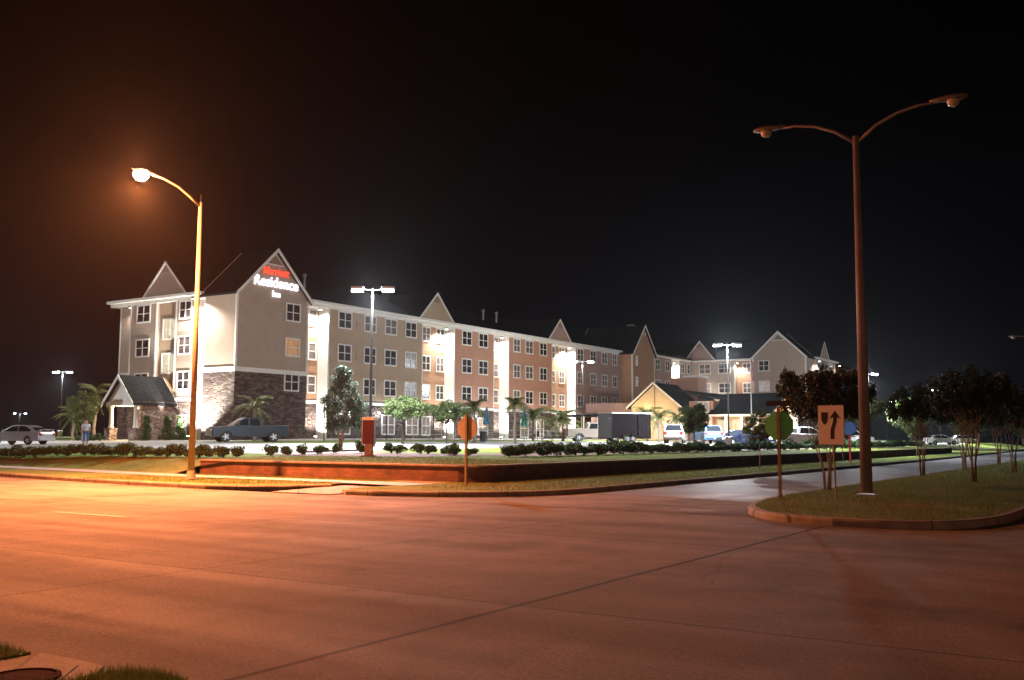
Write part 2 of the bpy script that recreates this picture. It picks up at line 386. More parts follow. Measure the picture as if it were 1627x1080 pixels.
def kerb(path, name, closed=False, w=.16, h=.15, inner=None):
    m = MB(); P_ = [Vector((p[0], p[1], 0)) for p in path]; n = len(P_); L = []
    for i, p in enumerate(P_):
        a = P_[(i - 1) % n] if (closed or i) else P_[i]; b = P_[(i + 1) % n] if (closed or i < n - 1) else P_[i]
        d = (b - a).normalized(); nn = Vector((-d.y, d.x, 0)); L.append(nn)
    prof = [(0, -.1), (0, h - .05), (.02, h - .015), (.05, h), (w, h), (w, -.1)]
    vs = []
    hs = 1.
    for p, nn in zip(P_, L):
        for a, z in prof: vs.append((p.x + nn.x * a, p.y + nn.y * a, z))
    k = len(prof); fs = []
    for i in range(n if closed else n - 1):
        j = (i + 1) % n
        for q in range(k - 1): fs.append((i * k + q, j * k + q, j * k + q + 1, i * k + q + 1))
    m.add(vs, fs); return struct(m, name, M['kerb'])
def arc(cx, cy, r, a0, a1, n=10):
    return [(cx + r * math.cos(R(a0 + (a1 - a0) * i / n)), cy + r * math.sin(R(a0 + (a1 - a0) * i / n))) for i in range(n + 1)]
# travelling +x, the land lies on the left (north)
k_left = [(-160, 27.5), (-60, 24.2), (-46, 22.8), (-38.4, 22.1), (-32, 21.2), (-27, 20.65), (-24.5, 20.55), (-23.0, 20.9), (-22.0, 21.7), (-21.4, 22.8)]
kerb(k_left, 'kerb_west')
k_corner = [(-19.6, 22.2), (-19.5, 21.2), (-18.9, 20.7), (-18, 20.75)] + arc(-18.2, 25.2, 4.25, -80, 0, 9) + [(-13.95, 30), (-13.95, 45), (-14.1, 70), (-14.6, 96), (-15.5, 130), (-17, 180)]
kerb(k_corner, 'kerb_corner')
def smooth(p, n=4):
    out = []
    for i in range(len(p) - 1):
        a, b, c, d = p[max(0, i - 1)], p[i], p[i + 1], p[min(len(p) - 1, i + 2)]
        for k in range(n):
            t = k / n
            out.append(tuple(.5 * (2 * b[q] + (c[q] - a[q]) * t + (2 * a[q] - 5 * b[q] + 4 * c[q] - d[q]) * t * t + (3 * b[q] - a[q] - 3 * c[q] + d[q]) * t ** 3) for q in (0, 1)))
    return out + [p[-1]]
ML = smooth([(-8.3, 31), (-8.28, 27), (-8.1, 23.6), (-7.6, 21.2), (-6.9, 19.8), (-6.1, 19.05), (-5.1, 18.68)])
MR = smooth([(-5.1, 18.68), (-4.0, 18.75), (-3.1, 19.4), (-2.6, 20.8), (-2.42, 23), (-2.4, 27), (-2.4, 31)])
kerb([(-8.3, 200), (-8.3, 120), (-8.3, 60)] + ML + MR[1:] + [(-2.4, 60), (-2.4, 120), (-2.4, 200)], 'kerb_median')
def fan(pts, z, name, m):
    return struct(MB().add([(p[0], p[1], z if not callable(z) else z(*p)) for p in pts], [tuple(range(len(pts)))]), name, m)
def xat(pl, y):
    for (x0, y0), (x1, y1) in zip(pl, pl[1:]):
        if min(y0, y1) <= y <= max(y0, y1) and y0 != y1: return x0 + (x1 - x0) * (y - y0) / (y1 - y0)
    return pl[0][0] if y > 25 else pl[-1][0]
def bounds(y):
    yy = min(y - .10 * max(0, min(1, (22 - y) / 2)), 30.9)
    return xat(ML, yy) + .12, xat(MR[::-1], yy) - .12
def med_z(x, y):
    a, b = bounds(y); c_ = (a + b) / 2; return .142 + .11 * max(0, min(1, (y - 18.84) / 3.5)) * max(0, 1 - ((x - c_) / max(.1, (b - a) / 2)) ** 2)
isl = MB()
ys_ = [18.84, 18.9, 19.0, 19.15, 19.35, 19.6, 20, 20.5, 21.2, 22.2, 23.5, 25, 27, 30] + fr(35, 200, 5)
vs = []
for y in ys_:
    a, b = bounds(y); vs += [(a + (b - a) * i / 10, y, med_z(a + (b - a) * i / 10, y)) for i in range(11)]
fs = [(j * 11 + i, j * 11 + i + 1, (j + 1) * 11 + i + 1, (j + 1) * 11 + i) for j in range(len(ys_) - 1) for i in range(10)]
struct(isl.add(vs, fs), 'median_turf', M['lawn'], True)
# west verge, front verge, side verge and the raised lawn
xs = fr(-160, -60, 5)[:-1] + fr(-60, -32, 1) + [-31.92]
vw = MB(); tt = [0, 1.2, 2.4, 3.1, 3.8, 4.4, 5.0, 5.6, 6.2, 7.2]
vs = [(x, lerp(x, KY) + .12 + t, gz(x, lerp(x, KY) + t)) for t in tt for x in xs]
n = len(xs); fs = [(j * n + i, j * n + i + 1, (j + 1) * n + i + 1, (j + 1) * n + i) for j in range(len(tt) - 1) for i in range(n - 1)]
struct(vw.add(vs, fs), 'west_verge', M['lawn'], True)
fan([(-32, 21.3), (-27, 20.78), (-24.5, 20.68), (-23.1, 21.02), (-22.1, 21.8), (-21.55, 22.8), (-21.5, 26.3), (-32, 26.3)], .148, 'front_verge', M['lawn'])
fan([(-21.5, 20.4), (-19.2, 20.4), (-19.2, 26.3), (-21.5, 26.3)], lambda x, y: .03 + .125 * min(1, max(0, (y - 20.4) / 2.2)) if y < 25 else .153, 'kerb_ramp', M['kerb'])
sv = [(-19.35, 26.4)] + [(-19.45, 22.2), (-19.35, 21.3), (-18.85, 20.85), (-18, 20.9)] + arc(-18.2, 25.2, 4.1, -80, 0, 9) + [(-14.1, 30), (-14.1, 45), (-14.25, 70), (-14.75, 96), (-15.6, 130), (-17.1, 180), (-30, 180), (-30, 117), (-18.2, 117), (-18.2, 26.4)]
fan(sv, .150, 'side_verge', M['lawn'])
LX = fr(-120, -20, 2) + [-18.35]
LY = [26.25] + fr(28, 230, 2)
struct(grid([x for x in LX if x <= -32], [y for y in LY if y >= 28]), 'west_lawn', M['lawn'], True)
struct(grid([x for x in LX if x >= -32], [y for y in LY if y <= 118]), 'raised_lawn', M['lawn'], True)
struct(grid([x for x in LX if x >= -32], [y for y in LY if y >= 118], fz=lambda x, y: gz(x, y) - (max(0, .58 - .1 * max(0, -22 - x)) if x > -30 else 0)), 'north_lawn', M['lawn'], True)
# lots (same lattice as the lawn)
struct(grid(fr(-48, -28), fr(58, 200), .012), 'east_lot', M['lot'])
struct(grid(fr(-120, -34), fr(34, 50), .012), 'south_lot', M['lot'])
struct(grid(fr(-48, -34), fr(50, 58), .012), 'lot_link', M['lot'])
struct(grid(fr(-82, -62), fr(50, 58), .012), 'entrance_paving', M['walk'])
struct(grid(fr(-66, -56), fr(58, 132), .012), 'patio_paving', M['walk'])
struct(grid(fr(-66, -48), fr(132, 158), .012), 'lodge_court', M['lot'])
struct(grid(fr(-28, -24), fr(38, 120), .012), 'shrub_bed_east', M['mulch'])
struct(grid(fr(-34, -26), fr(32, 38), .012), 'shrub_bed_corner', M['mulch'])
# sidewalks
def strip(path, w, name, off=.012, fz=None, m='walk', step=1.):
    pts = []
    for (a, b) in zip(path, path[1:]):
        L = math.hypot(b[0] - a[0], b[1] - a[1]); k = max(1, int(L / step))
        pts += [(a[0] + (b[0] - a[0]) * i / k, a[1] + (b[1] - a[1]) * i / k) for i in range(k)]
    pts.append(path[-1]); vs = []; n = len(pts)
    for i, p in enumerate(pts):
        a = pts[max(0, i - 1)]; b = pts[min(n - 1, i + 1)]; d = Vector((b[0] - a[0], b[1] - a[1])).normalized()
        for sgn in (-.5, 0, .5):
            q = (p[0] - d.y * w * sgn, p[1] + d.x * w * sgn); vs.append((*q, (fz or gz)(*q) + off))
    fs = [(i * 3 + j, i * 3 + 3 + j, i * 3 + 4 + j, i * 3 + 1 + j) for i in range(n - 1) for j in (0, 1)]
    return struct(MB().add(vs, fs), name, M[m])
def swz(x, y): return gz(x, y) if x < -31.9 else .153
strip([(-110, lerp(-110, KY) + 3.2), (-60, 27.4), (-46, 26.05), (-38.4, 25.25), (-33, 24.5), (-29, 24.35), (-24, 24.3), (-21.4, 24.2)], 1.25, 'sidewalk', .014, swz)
strip([(-21.6, 24.25), (-18.95, 24.0)], 1.5, 'corner_sidewalk', .012, lambda x, y: .153)
# pavement marks at the side street mouth
mk = MB()
def ar(pts): mk.add([(x, y, .014) for x, y in pts], [tuple(range(len(pts)))])
ar([(-10.9, 24.9), (-10.1, 24.9), (-9.95, 27.6), (-10.7, 27.6)])
ar([(-9.6, 25.5), (-8.75, 25.4), (-8.6, 27.2), (-9.4, 27.3)])
ar([(-13.2, 33.2), (-9.0, 33.2), (-9.0, 33.75), (-13.2, 33.75)])
tag(single(mk, 'road_marking', M['road_paint'], None, None, kind='structure'))
mk = MB()
for x0, y0, x1, y1 in ((-19.6, 12.4, -17.2, 12.5), (-9.1, 20.9, -8.3, 21.3)):
    mk.add([(x0, y0, .012), (x1, y0, .012), (x1, y0 + .16, .012), (x0, y0 + .16, .012)], [(0, 1, 2, 3)])
single(mk, 'worn_stripe', M['road_paint'], None, None, kind='structure')

# near corner: drain inlet slab with an iron cover, gutter apron, grass
def near_z(x, y): return .085 - .05 * max(0, (y - 4.0)) / .3
def plate(pts, z, name, m):
    return struct(MB().add([(x, y, z) for x, y in pts] + [(x, y, -.1) for x, y in pts], [tuple(range(len(pts)))] + [(k, (k + 1) % len(pts), len(pts) + (k + 1) % len(pts), len(pts) + k) for k in range(len(pts))]), name, M[m])
plate([(-60, 4.32), (-6.92, 4.28), (-6.92, -6), (-60, -6)], .045, 'near_verge_west', 'lawn')
plate([(-5.74, 3.75), (-5.80, 4.05), (-5.68, 4.22), (-5.40, 4.27), (-5.0, 4.22), (-4.6, 3.6), (-3.4, -6), (-5.6, -6), (-5.6, 3.0)], .09, 'near_verge', 'lawn')
plate([(-6.91, 2.2), (-5.62, 2.2), (-5.62, 3.2), (-5.76, 3.9), (-6.2, 4.38), (-6.91, 4.38)], .022, 'gutter_apron', 'kerb')
il = thing('storm_drain_inlet', 'concrete storm drain inlet slab with round rusty cover at the near corner', 'drain', (-6.4, 3.6, 0), world=True)
MB().prism([(-6.9, 2.3), (-5.84, 2.3), (-5.84, 3.72), (-6.33, 4.27), (-6.9, 4.27)], 'z', -.1, .030).build('slab', M['kerb'], il, bevel=.004)
MB().lathe([(.23, -.02), (.23, .012), (.20, .016), (.195, .008), (.11, .010), (.02, .012)], 28, (-6.28, 3.84, .034)).build('iron_cover', M['iron'], il)

# ------------------------------------------------------------------ retaining wall
wl = thing('retaining_wall', 'long dark red brick retaining wall with stone cap between verge and raised lawn', 'wall', (-18.5, 26.2, 0), world=True)
wp = [(-31.75, 28.1), (-31.75, 26.35), (-19.2, 26.35), (-18.62, 26.6), (-18.35, 27.2), (-18.35, 70), (-18.6, 115.2), (-19.4, 117)]
def wallsweep(path, o, i_, z0, z1):
    m = MB(); vs = []; n = len(path)
    for q, p in enumerate(path):
        a = path[max(0, q - 1)]; b = path[min(n - 1, q + 1)]; d = Vector((b[0] - a[0], b[1] - a[1])).normalized()
        for off, z in ((o, z0), (o, z1), (i_, z1), (i_, z0)): vs.append((p[0] + d.y * off, p[1] - d.x * off, z))
    fs = [(q * 4 + k, q * 4 + 4 + k, q * 4 + 4 + (k + 1) % 4, q * 4 + (k + 1) % 4) for q in range(n - 1) for k in range(4)]
    fs += [(0, 1, 2, 3), ((n - 1) * 4 + 3, (n - 1) * 4 + 2, (n - 1) * 4 + 1, (n - 1) * 4)]
    return m.add(vs, fs)
wallsweep(wp, .0, -.25, 0, .64).build('brick_face', M['brick'], wl)
wallsweep(wp, .04, -.30, .64, .70).build('cap_course', M['cap'], wl, bevel=.012)

# ------------------------------------------------------------------ hotel
GZ = 1.2
Z_E = 14.17                       # eaves
HO = (-66, 58, 1.3)
hotel = thing('hotel_building', 'long four storey hotel with gabled towers, beige and terracotta siding and lit lettering', 'hotel', HO, world=True)
def hb(mb, name, m, parent=None, **k): return mb.build(name, m, parent or hotel, **k)
s = MB(); t = MB(); c = MB(); st = MB(); bt = MB(); mv = MB(); ct = MB(); br = MB(); rp = MB()
BZ = 4.75                         # belt course
CX = -67.3                        # recess plane
# core block: lower stone, upper panels in the recesses
c.box(-82.6, CX, 59.3, 155, BZ + .3, Z_E); st.box(-82.6, CX, 59.3, 155, GZ, BZ)
bt.box(-82.62, CX + .05, 59.25, 155, BZ, BZ + .3)
def sect(y0, y1, x1, m, lo=True):
    m.box(CX - .4, x1, y0, y1, BZ + .3, Z_E)
    st.box(CX - .4, x1 - .01, y0 + .01, y1 - .01, GZ, BZ); bt.box(CX - .4, x1 + .05, y0 - .05, y1 + .05, BZ, BZ + .3)
    for yy in (y0, y1):
        ct.box(x1 - .14, x1 + .025, yy - .025 if yy == y0 else yy - .14, yy + .14 if yy == y0 else yy + .025, BZ + .3, Z_E - .3)
sect(69.45, 83.96, -66, t); sect(89.69, 97.7, -66, br); sect(100.85, 111.3, -66, br); sect(117.5, 131, -66, mv)
sect(138.3, 146.3, -64.6, mv); sect(149.3, 155.5, -64.6, s)
# end facade sections (facing -y)
def sectS(x0, x1, y0, m):
    m.box(x0, x1, y0, 59.7, BZ + .3, Z_E)
    st.box(x0 + .01, x1 - .01, y0 + .01, 59.7, GZ, BZ); bt.box(x0 - .05, x1 + .05, y0 - .05, 59.7, BZ, BZ + .3)
    for xx in (x0, x1):
        ct.box(xx - .025 if xx == x0 else xx - .14, xx + .14 if xx == x0 else xx + .025, y0 - .025, y0 + .14, BZ + .3, Z_E - .3)
sectS(-80.5, -76.7, 58.1, s); sectS(-74.0, -71.3, 58.1, s)
s.box(-83.1, -80.5, 58.9, 64, 7.6, Z_E); st.box(-83.09, -80.5, 58.91, 64, GZ, 7.2); bt.box(-83.15, -80.5, 58.85, 64, 7.2, 7.6)
ct.box(-83.13, -82.97, 58.87, 59.05, 7.6, Z_E - .3)
# towers: box plus gable wall
def tower(x0, x1, y0, y1, apex, m, axis, zb=7.2, zt=7.6, lo=None):
    (lo or st).box(x0 + .01, x1 - .01, y0 + .01, y1 - .01, GZ, zb); bt.box(x0 - .05, x1 + .06, y0 - .06, y1 + .05, zb, zt)
    if axis == 'x':
        mid = (y0 + y1) / 2; m.prism([(y0, zt), (y1, zt), (y1, Z_E), (mid, apex), (y0, Z_E)], 'x', x0, x1)
        for yy, d in ((y0, 1), (y1, -1)): ct.box(x1 - .15, x1 + .03, yy - .03 * d, yy + .16 * d, zt, Z_E)
        ct.box(x0 - .02, x0 + .14, y0 - .03, y0 + .1, zt, Z_E)
    else:
        mid = (x0 + x1) / 2; m.prism([(x0, zt), (x1, zt), (x1, Z_E), (mid, apex), (x0, Z_E)], 'y', y0, y1)
        for xx, d in ((x0, 1), (x1, -1)): ct.box(xx - .03 * d, xx + .16 * d, y0 - .03, y0 + .15, zt, Z_E)
tower(-70.1, -66.0, 58.1, 66.67, 18.3, s, 'x')
tower(-68, -64.0, 130.9, 138.5, 18.3, ct if False else c, 'x', 4.75, 5.05)
FW = 154.0
for y_, x_ in ((69.45, -66), (89.69, -66), (100.85, -66), (117.5, -66), (149.3, -64.6)):
    rp.box(CX + .01, x_ + .03, y_ - .06, y_ - .002, GZ, Z_E - .05)
rp.box(-71.3, -71.26, 58.1, 59.3, GZ, Z_E - .05)
t.box(-76.75, -73.95, 58.45, 59.5, GZ, Z_E)
# far wing
c.box(-83, -45.9, FW + 1.2, 170, BZ, Z_E)
st.box(-82.9, -46, FW + 1.21, 169.9, GZ, BZ)
s.box(-64.6, -57.0, FW, FW + 1.6, GZ, Z_E); s.box(-82, -64.6, FW, FW + 1.6, GZ, Z_E)
ct.box(-57.14, -56.97, FW - .03, FW + .15, GZ, Z_E - .3)
tower(-53.1, -44.7, 151.5, 155.6, 18.1, s, 'y', 4.75, 5.05)
s.box(-46, -44.7, 157.0, 160.2, GZ, Z_E); s.box(-46, -44.7, 163.3, 168, GZ, Z_E)
for mb_, nm_, mm_ in ((s, 'beige_siding', 'beige'), (t, 'tan_siding', 'tan'), (c, 'recess_siding', 'recess'), (br, 'terracotta_siding', 'terra'), (mv, 'dusky_siding', 'mauve'),
                      (st, 'stone_base', 'stone'), (bt, 'belt_course', 'trim'), (ct, 'corner_board', 'trim'), (rp, 'white_panel', 'trim')): parts(mb_, nm_, M[mm_], hotel)
# eaves: fascia boards and soffit
ev = MB()
def fascia(x0, x1, y0, y1): ev.box(x0, x1, y0, y1, Z_E - .06, Z_E + .22); ev.box(x0 + .02, x1 - .02, y0 + .02, y1 - .02, Z_E - .3, Z_E - .06)
ev.box(-67.5, -65.5, 66.72, 130.9, Z_E - .05, Z_E + .2)
ev.box(-67.45, -65.93, 66.75, 130.8, Z_E - .35, Z_E - .05)
ev.box(-66.9, -64.15, 138.55, 153.5, Z_E - .05, Z_E + .2)
ev.box(-83.6, -70.15, 57.62, 59.6, Z_E - .05, Z_E + .2)
ev.box(-83.5, -70.2, 58.03, 59.5, Z_E - .35, Z_E - .05)
ev.box(-83.62, -83.0, 59.6, 154, Z_E - .05, Z_E + .2)
ev.box(-64.1, -53.2, 153.6, 155.3, Z_E - .05, Z_E + .2)
ev.box(-45.3, -44.25, 155.7, 168.5, Z_E - .05, Z_E + .2)
parts(ev, 'eaves_trim', M['trim'], hotel)
# main roofs: hipped blocks
def hip(m, x0, x1, y0, y1, z0, zr, ridge_axis):
    if ridge_axis == 'y':
        xm = (x0 + x1) / 2; h = (x1 - x0) / 2
        v = [(x0, y0, z0), (x1, y0, z0), (x1, y1, z0), (x0, y1, z0), (xm, y0 + h, zr), (xm, y1 - h, zr)]
        m.add(v, [(0, 1, 4), (1, 2, 5, 4), (2, 3, 5), (3, 0, 4, 5), (3, 2, 1, 0)])
    else:
        ym = (y0 + y1) / 2; h = (y1 - y0) / 2
        v = [(x0, y0, z0), (x1, y0, z0), (x1, y1, z0), (x0, y1, z0), (x0 + h, ym, zr), (x1 - h, ym, zr)]
        m.add(v, [(0, 1, 5, 4), (1, 2, 5), (2, 3, 4, 5), (3, 0, 4), (3, 2, 1, 0)])
rf = MB(); hip(rf, -83.7, -66.03, 58.13, 172, Z_E + .2, 18.0, 'y'); hip(rf, -84, -44.3, 153.5, 170.8, Z_E + .21, 18.02, 'x')
rf.box(-67, -64.1, 138.55, 153.5, Z_E + .2, Z_E + .5)
parts(rf, 'roof', M['roof'], hotel)
def gable_roof(x0, x1, y0, y1, apex, axis, zE=Z_E, name='tower_roof', ov=.35, th=.18, extra=0, parent=None):
    r = MB(); tr = MB()
    if axis == 'x':
        mid = (y0 + y1) / 2; k = (apex - zE) / ((y1 - y0) / 2)
        for sg in (-1, 1):
            ye = mid + sg * ((y1 - y0) / 2 + ov); ze = zE - k * ov
            r.slab([(x0 - ov - extra, ye, ze + th), (x1 + ov, ye, ze + th), (x1 + ov, mid, apex + th), (x0 - ov - extra, mid, apex + th)], th)
            for xe in (x1 + ov, x0 - ov - extra - .06):
                tr.slab([(xe, ye, ze + th + .03), (xe + .06, ye, ze + th + .03), (xe + .06, mid, apex + th + .03), (xe, mid, apex + th + .03)], .34)
    else:
        mid = (x0 + x1) / 2; k = (apex - zE) / ((x1 - x0) / 2)
        for sg in (-1, 1):
            xe = mid + sg * ((x1 - x0) / 2 + ov); ze = zE - k * ov
            r.slab([(xe, y0 - ov, ze + th), (xe, y1 + ov + extra, ze + th), (mid, y1 + ov + extra, apex + th), (mid, y0 - ov, apex + th)], th)
            for yy in (y0 - ov - .06, y1 + ov + extra):
                tr.slab([(xe, yy, ze + th + .03), (xe, yy + .06, ze + th + .03), (mid, yy + .06, apex + th + .03), (mid, yy, apex + th + .03)], .34)
    ro = hb(r, name, M['roof'], parent); parts(tr, 'rake_board', M['trim'], ro); return ro
gable_roof(-70.1, -66, 58.1, 66.67, 18.3, 'x'); gable_roof(-68, -64, 130.9, 138.5, 18.3, 'x', extra=5)
gable_roof(-53.1, -44.7, 151.5, 155.6, 18.1, 'y', ov=.3)
def vent(axis, at, mid, zb, w, h):
    v = MB(); f = MB()
    pts = [(mid - w / 2, zb), (mid + w / 2, zb), (mid, zb + h)]
    pin = [(mid - w / 2 + .2, zb + .1), (mid + w / 2 - .2, zb + .1), (mid, zb + h - .2)]
    if axis == 'x': f.prism(pts, 'x', at - .02, at + .05); v.prism(pin, 'x', at, at + .065)
    else: f.prism(pts, 'y', at + .02, at - .05); v.prism(pin, 'y', at, at - .065)
    o = hb(f, 'gable_vent', M['trim']); hb(v, 'louvre', M['brown'], o)
vent('x', -66, 62.38, 16.95, 2.2, 1.15); vent('x', -64, 134.7, 17.1, 1.9, 1.0); vent('y', 151.5, -48.9, 16.8, 2.2, 1.15)
# gable dormers above the recesses
def dormer(axis, at, a0, a1, zb, apex, depth=6.5, m='tan'):
    w = MB(); tr = MB(); v = MB(); r = MB(); mid = (a0 + a1) / 2
    pts = [(a0 + .15, zb), (a1 - .15, zb), (mid, apex - .1)]
    pin = [(mid - .55, apex - 1.05), (mid + .55, apex - 1.05), (mid, apex - .35)]
    sgn = -1 if axis == 'x' else 1
    w.prism(pts, axis, at, at + sgn * depth)
    for e in (a0, a1):
        def q(u, z, off): return (at - sgn * off, u, z) if axis == 'x' else (u, at - sgn * off, z)
        tr.slab([q(e, zb + .05, .12), q(e, zb + .05, .04), q(mid, apex + .05, .04), q(mid, apex + .05, .12)], .26)
        r.slab([q(e - .1 * (1 if e == a0 else -1), zb + .12, .1), q(e - .1 * (1 if e == a0 else -1), zb + .12, -depth), q(mid, apex + .14, -depth), q(mid, apex + .14, .1)], .1)
    v.prism(pin, axis, at - sgn * .03, at + sgn * .02)
    o = hb(w, 'gable_dormer', M[m]); parts(tr, 'rake_board', M['trim'], o); parts(r, 'dormer_roof', M['roof'], o); hb(v, 'louvre', M['brown'], o)
dormer('x', -65.7, 82.95, 89.1, 14.37, 17.4); dormer('x', -65.7, 109.8, 115.75, 14.37, 17.2, m='mauve')
dormer('y', 57.8, -78.3, -72.2, 14.37, 17.5, m='beige')
dormer('y', 153.7, -65.5, -60.2, 14.37, 17.6, m='mauve'); dormer('x', -44.5, 158.2, 163.6, 14.37, 17.2, m='tan')
# windows
WM = {}
def window(axis, at, ctr, z0, z1, w, kind='glass', lites=2):
    key = (round(w, 2), round(z1 - z0, 2), lites)
    if key not in WM:
        f = MB(); g = MB(); h = z1 - z0; b = .13
        f.box(-.05, .07, -w / 2 - b, -w / 2, -b, h + b); f.box(-.05, .07, w / 2, w / 2 + b, -b, h + b)
        f.box(-.05, .07, -w / 2, w / 2, h, h + b); f.box(-.05, .10, -w / 2 - .0, w / 2 + .0, -b, 0)
        for i in range(1, lites): yy = -w / 2 + w * i / lites; f.box(-.03, .055, yy - .05, yy + .05, 0, h)
        e = .05 if lites > 1 else 0
        for i in range(lites):
            a = -w / 2 + w * i / lites + (.05 if i else 0); bb = -w / 2 + w * (i + 1) / lites - (.05 if i < lites - 1 else 0)
            f.box(-.03, .045, a, bb, h * .5 - .035, h * .5 + .035)
        g.box(-.03, .02, -w / 2 + .001, w / 2 - .001, .001, h - .001)
        WM[key] = (f.mesh('window', M['trim']), g.mesh('pane', M['glass']))
    fm, gm = WM[key]
    o = bpy.data.objects.new('window', fm); COL.objects.link(o); o.parent = hotel
    p = (at, ctr, z0) if axis == 'x' else (ctr, at, z0)
    o.location = (p[0] - HO[0], p[1] - HO[1], p[2] - HO[2]); o.rotation_euler = (0, 0, 0 if axis == 'x' else -PI / 2)
    kk = (key, kind)
    if kk not in WM:
        m2 = gm.copy(); m2.materials.clear(); m2.materials.append(M[kind]); WM[kk] = m2
    q = bpy.data.objects.new('pane', WM[kk]); COL.objects.link(q); q.parent = o
    return o
ROWS = [(12.2, 13.66), (9.0, 10.46), (5.84, 7.3)]
random.seed(3)
def rk(): return random.choice(['glass', 'glass', 'glass', 'glass_curtain'])
for y, w in ((71.7, 1.7), (75.4, 1.6), (78.6, 1.7), (81.9, 1.7)):
    for a, b in ROWS: window('x', -66, y, a, b, w, rk())
for y in (86.2, 88.75):
    for a, b in ROWS: window('x', CX, y, a, b, 1.3, rk())
for y, w in ((92.1, 1.7), (95.4, 1.7)):
    for a, b in ROWS: window('x', -66, y, a, b, w, rk())
for a, b in ROWS: window('x', CX, 100.0, a, b, .9, 'glass_curtain', 1)
for y, w in ((102.7, 1.35), (105.6, 1.6), (109, 1.6)):
    for a, b in ROWS: window('x', -66, y, a, b, w, rk())
for y in (113.4, 115.95):
    for a, b in ROWS: window('x', CX, y, a, b, 1.35, 'glass_curtain')
for y, w in ((118.8, 1.5), (122.5, 1.5), (125.9, 1.5), (129.1, 1.2)):
    for a, b in ROWS: window('x', -66, y, a, b, w, rk())
for a, b in ROWS: window('x', CX, 68.6, a, b, .9, 'glass_curtain', 1)
for (a, b), k in zip(ROWS, ('glass', 'lit_warm', 'glass')): window('x', -66, 64.75, a, b, 1.6, k)
for (a, b) in ROWS[:2]:
    window('y', 58.1, -78.55, a, b, 1.75, 'glass')
window('y', 58.1, -78.55, *ROWS[2], 1.75, 'glass')
for (a, b), k in zip(ROWS, ('glass', 'glass_curtain', 'glass')): window('y', 58.1, -72.65, a, b, 1.5, k)
for a, b in ((10.5, 12.2), (7.4, 9.05)): window('y', 58.45, -75.2, a, b, 1.75, 'lit_cream')
for y in (141.0, 144.6):
    for a, b in ROWS[:2]: window('x', -64.6, y, a, b, 1.5, rk())
for a, b in ROWS[:2]: window('x', -64.6, 150.6, a, b, 1.3, 'glass_curtain')
for a, b in ROWS[:2]: window('x', -64.6, 153.0, a, b, .9, 'glass', 1)
for x, ks in ((-62.1, ('glass_curtain', 'lit_pink')), (-58.75, ('glass', 'glass'))):
    for (a, b), k in zip(ROWS[:2], ks): window('y', FW, x, a, b, 1.8, k)
for a, b in ROWS[:2]: window('y', FW + 1.2, -55.4, a, b, 1.2, 'glass_curtain')
for (a, b), k in zip(ROWS[:2], ('glass', 'lit_pink')): window('y', 151.5, -51.3, a, b, 1.5, k)
for y in (158.4, 165.5):
    window('x', -44.7, y, *ROWS[0], 1.4, 'glass')
for y in (132.3,):
    window('x', -64, y, 12.35, 13.5, .5, 'lit_pink', 1); window('x', -64, y, 9.3, 10.45, .5, 'lit_pink', 1)
for y in (71.7, 78.4, 82.3, 92.2, 95.4): window('x', -66.01, y, 1.95, 3.75, 1.8, 'glass_curtain')
window('x', CX, 86.3, 1.9, 3.8, 1.3, 'glass_curtain'); window('y', 58.11, -72.75, 1.6, 3.4, 1.2, 'lit_pink')
for y in (104.5, 108.2, 120.5, 124.5): window('x', -66.01, y, 1.7, 3.8, 1.6, 'glass_curtain')
# small grey wall vents beside the windows
for y, z in ((73.6, 12.4), (73.6, 9.2)):
    hb(MB().box(-66, -65.95, y - .25, y + .25, z, z + .6), 'wall_vent', M['mauve'])
# letters
def letters(txt, size, y, z, m, name, off=.0, shear=0., sx=1.):
    cu = bpy.data.curves.new(name, 'FONT'); cu.body = txt; cu.size = size; cu.extrude = .05; cu.offset = off; cu.align_x = 'CENTER'; cu.shear = shear; cu.space_character = 1.02
    tmp = bpy.data.objects.new('tmp', cu); COL.objects.link(tmp)
    me = bpy.data.meshes.new_from_object(tmp.evaluated_get(bpy.context.evaluated_depsgraph_get()))
    bpy.data.objects.remove(tmp); me.name = name
    me.transform(Matrix.Scale(sx, 4, (1, 0, 0)))
    me.transform(Matrix.Rotation(PI / 2, 4, 'Z') @ Matrix.Rotation(PI / 2, 4, 'X')); me.materials.clear(); me.materials.append(m)
    o = bpy.data.objects.new(name, me); COL.objects.link(o); o.parent = hotel
    o.location = (-65.86 - HO[0], y - HO[1], z - HO[2]); return o
letters('Marriott', 1.02, 62.4, 16.05, M['sign_red'], 'lettering', .008, .12, .88)['label'] = 'red lit slanted lettering'
lo_ = letters('Residence', 1.32, 62.5, 14.95, M['sign_white'], 'lettering', .016, 0, .98); lo_['label'] = 'large white lit lettering'
letters('Inn', .8, 62.5, 14.1, M['sign_white'], 'lettering', .012)['label'] = 'small white lit lettering'
# slab serifs that give the white words their bookish look
# chimney, cupola and vents on the roof
ch = MB().box(-73.6, -71, 145.6, 149.2, 16.6, 19.4); co = hb(ch, 'chimney', M['terra']); hb(MB().box(-73.9, -70.7, 145.3, 149.5, 19.4, 19.7).box(-72.8, -71.8, 147, 148, 19.7, 20.2), 'chimney_cap', M['trim'], co)
cp = MB().box(-71.8, -70.2, 139.9, 142.2, 16.0, 17.6).prism([(139.8, 17.6), (142.3, 17.6), (141.05, 18.6)], 'x', -71.9, -70.1)
hb(cp, 'roof_cupola', M['mauve'])
for x, y in ((-70.5, 70.6), (-71, 102.6), (-71, 105.6)):
    hb(MB().lathe([(.12, 0), (.12, 1.2), (.2, 1.2), (.2, 1.4), (.02, 1.5)], 10, (x, y, 16.3)), 'roof_pipe', M['steel'])
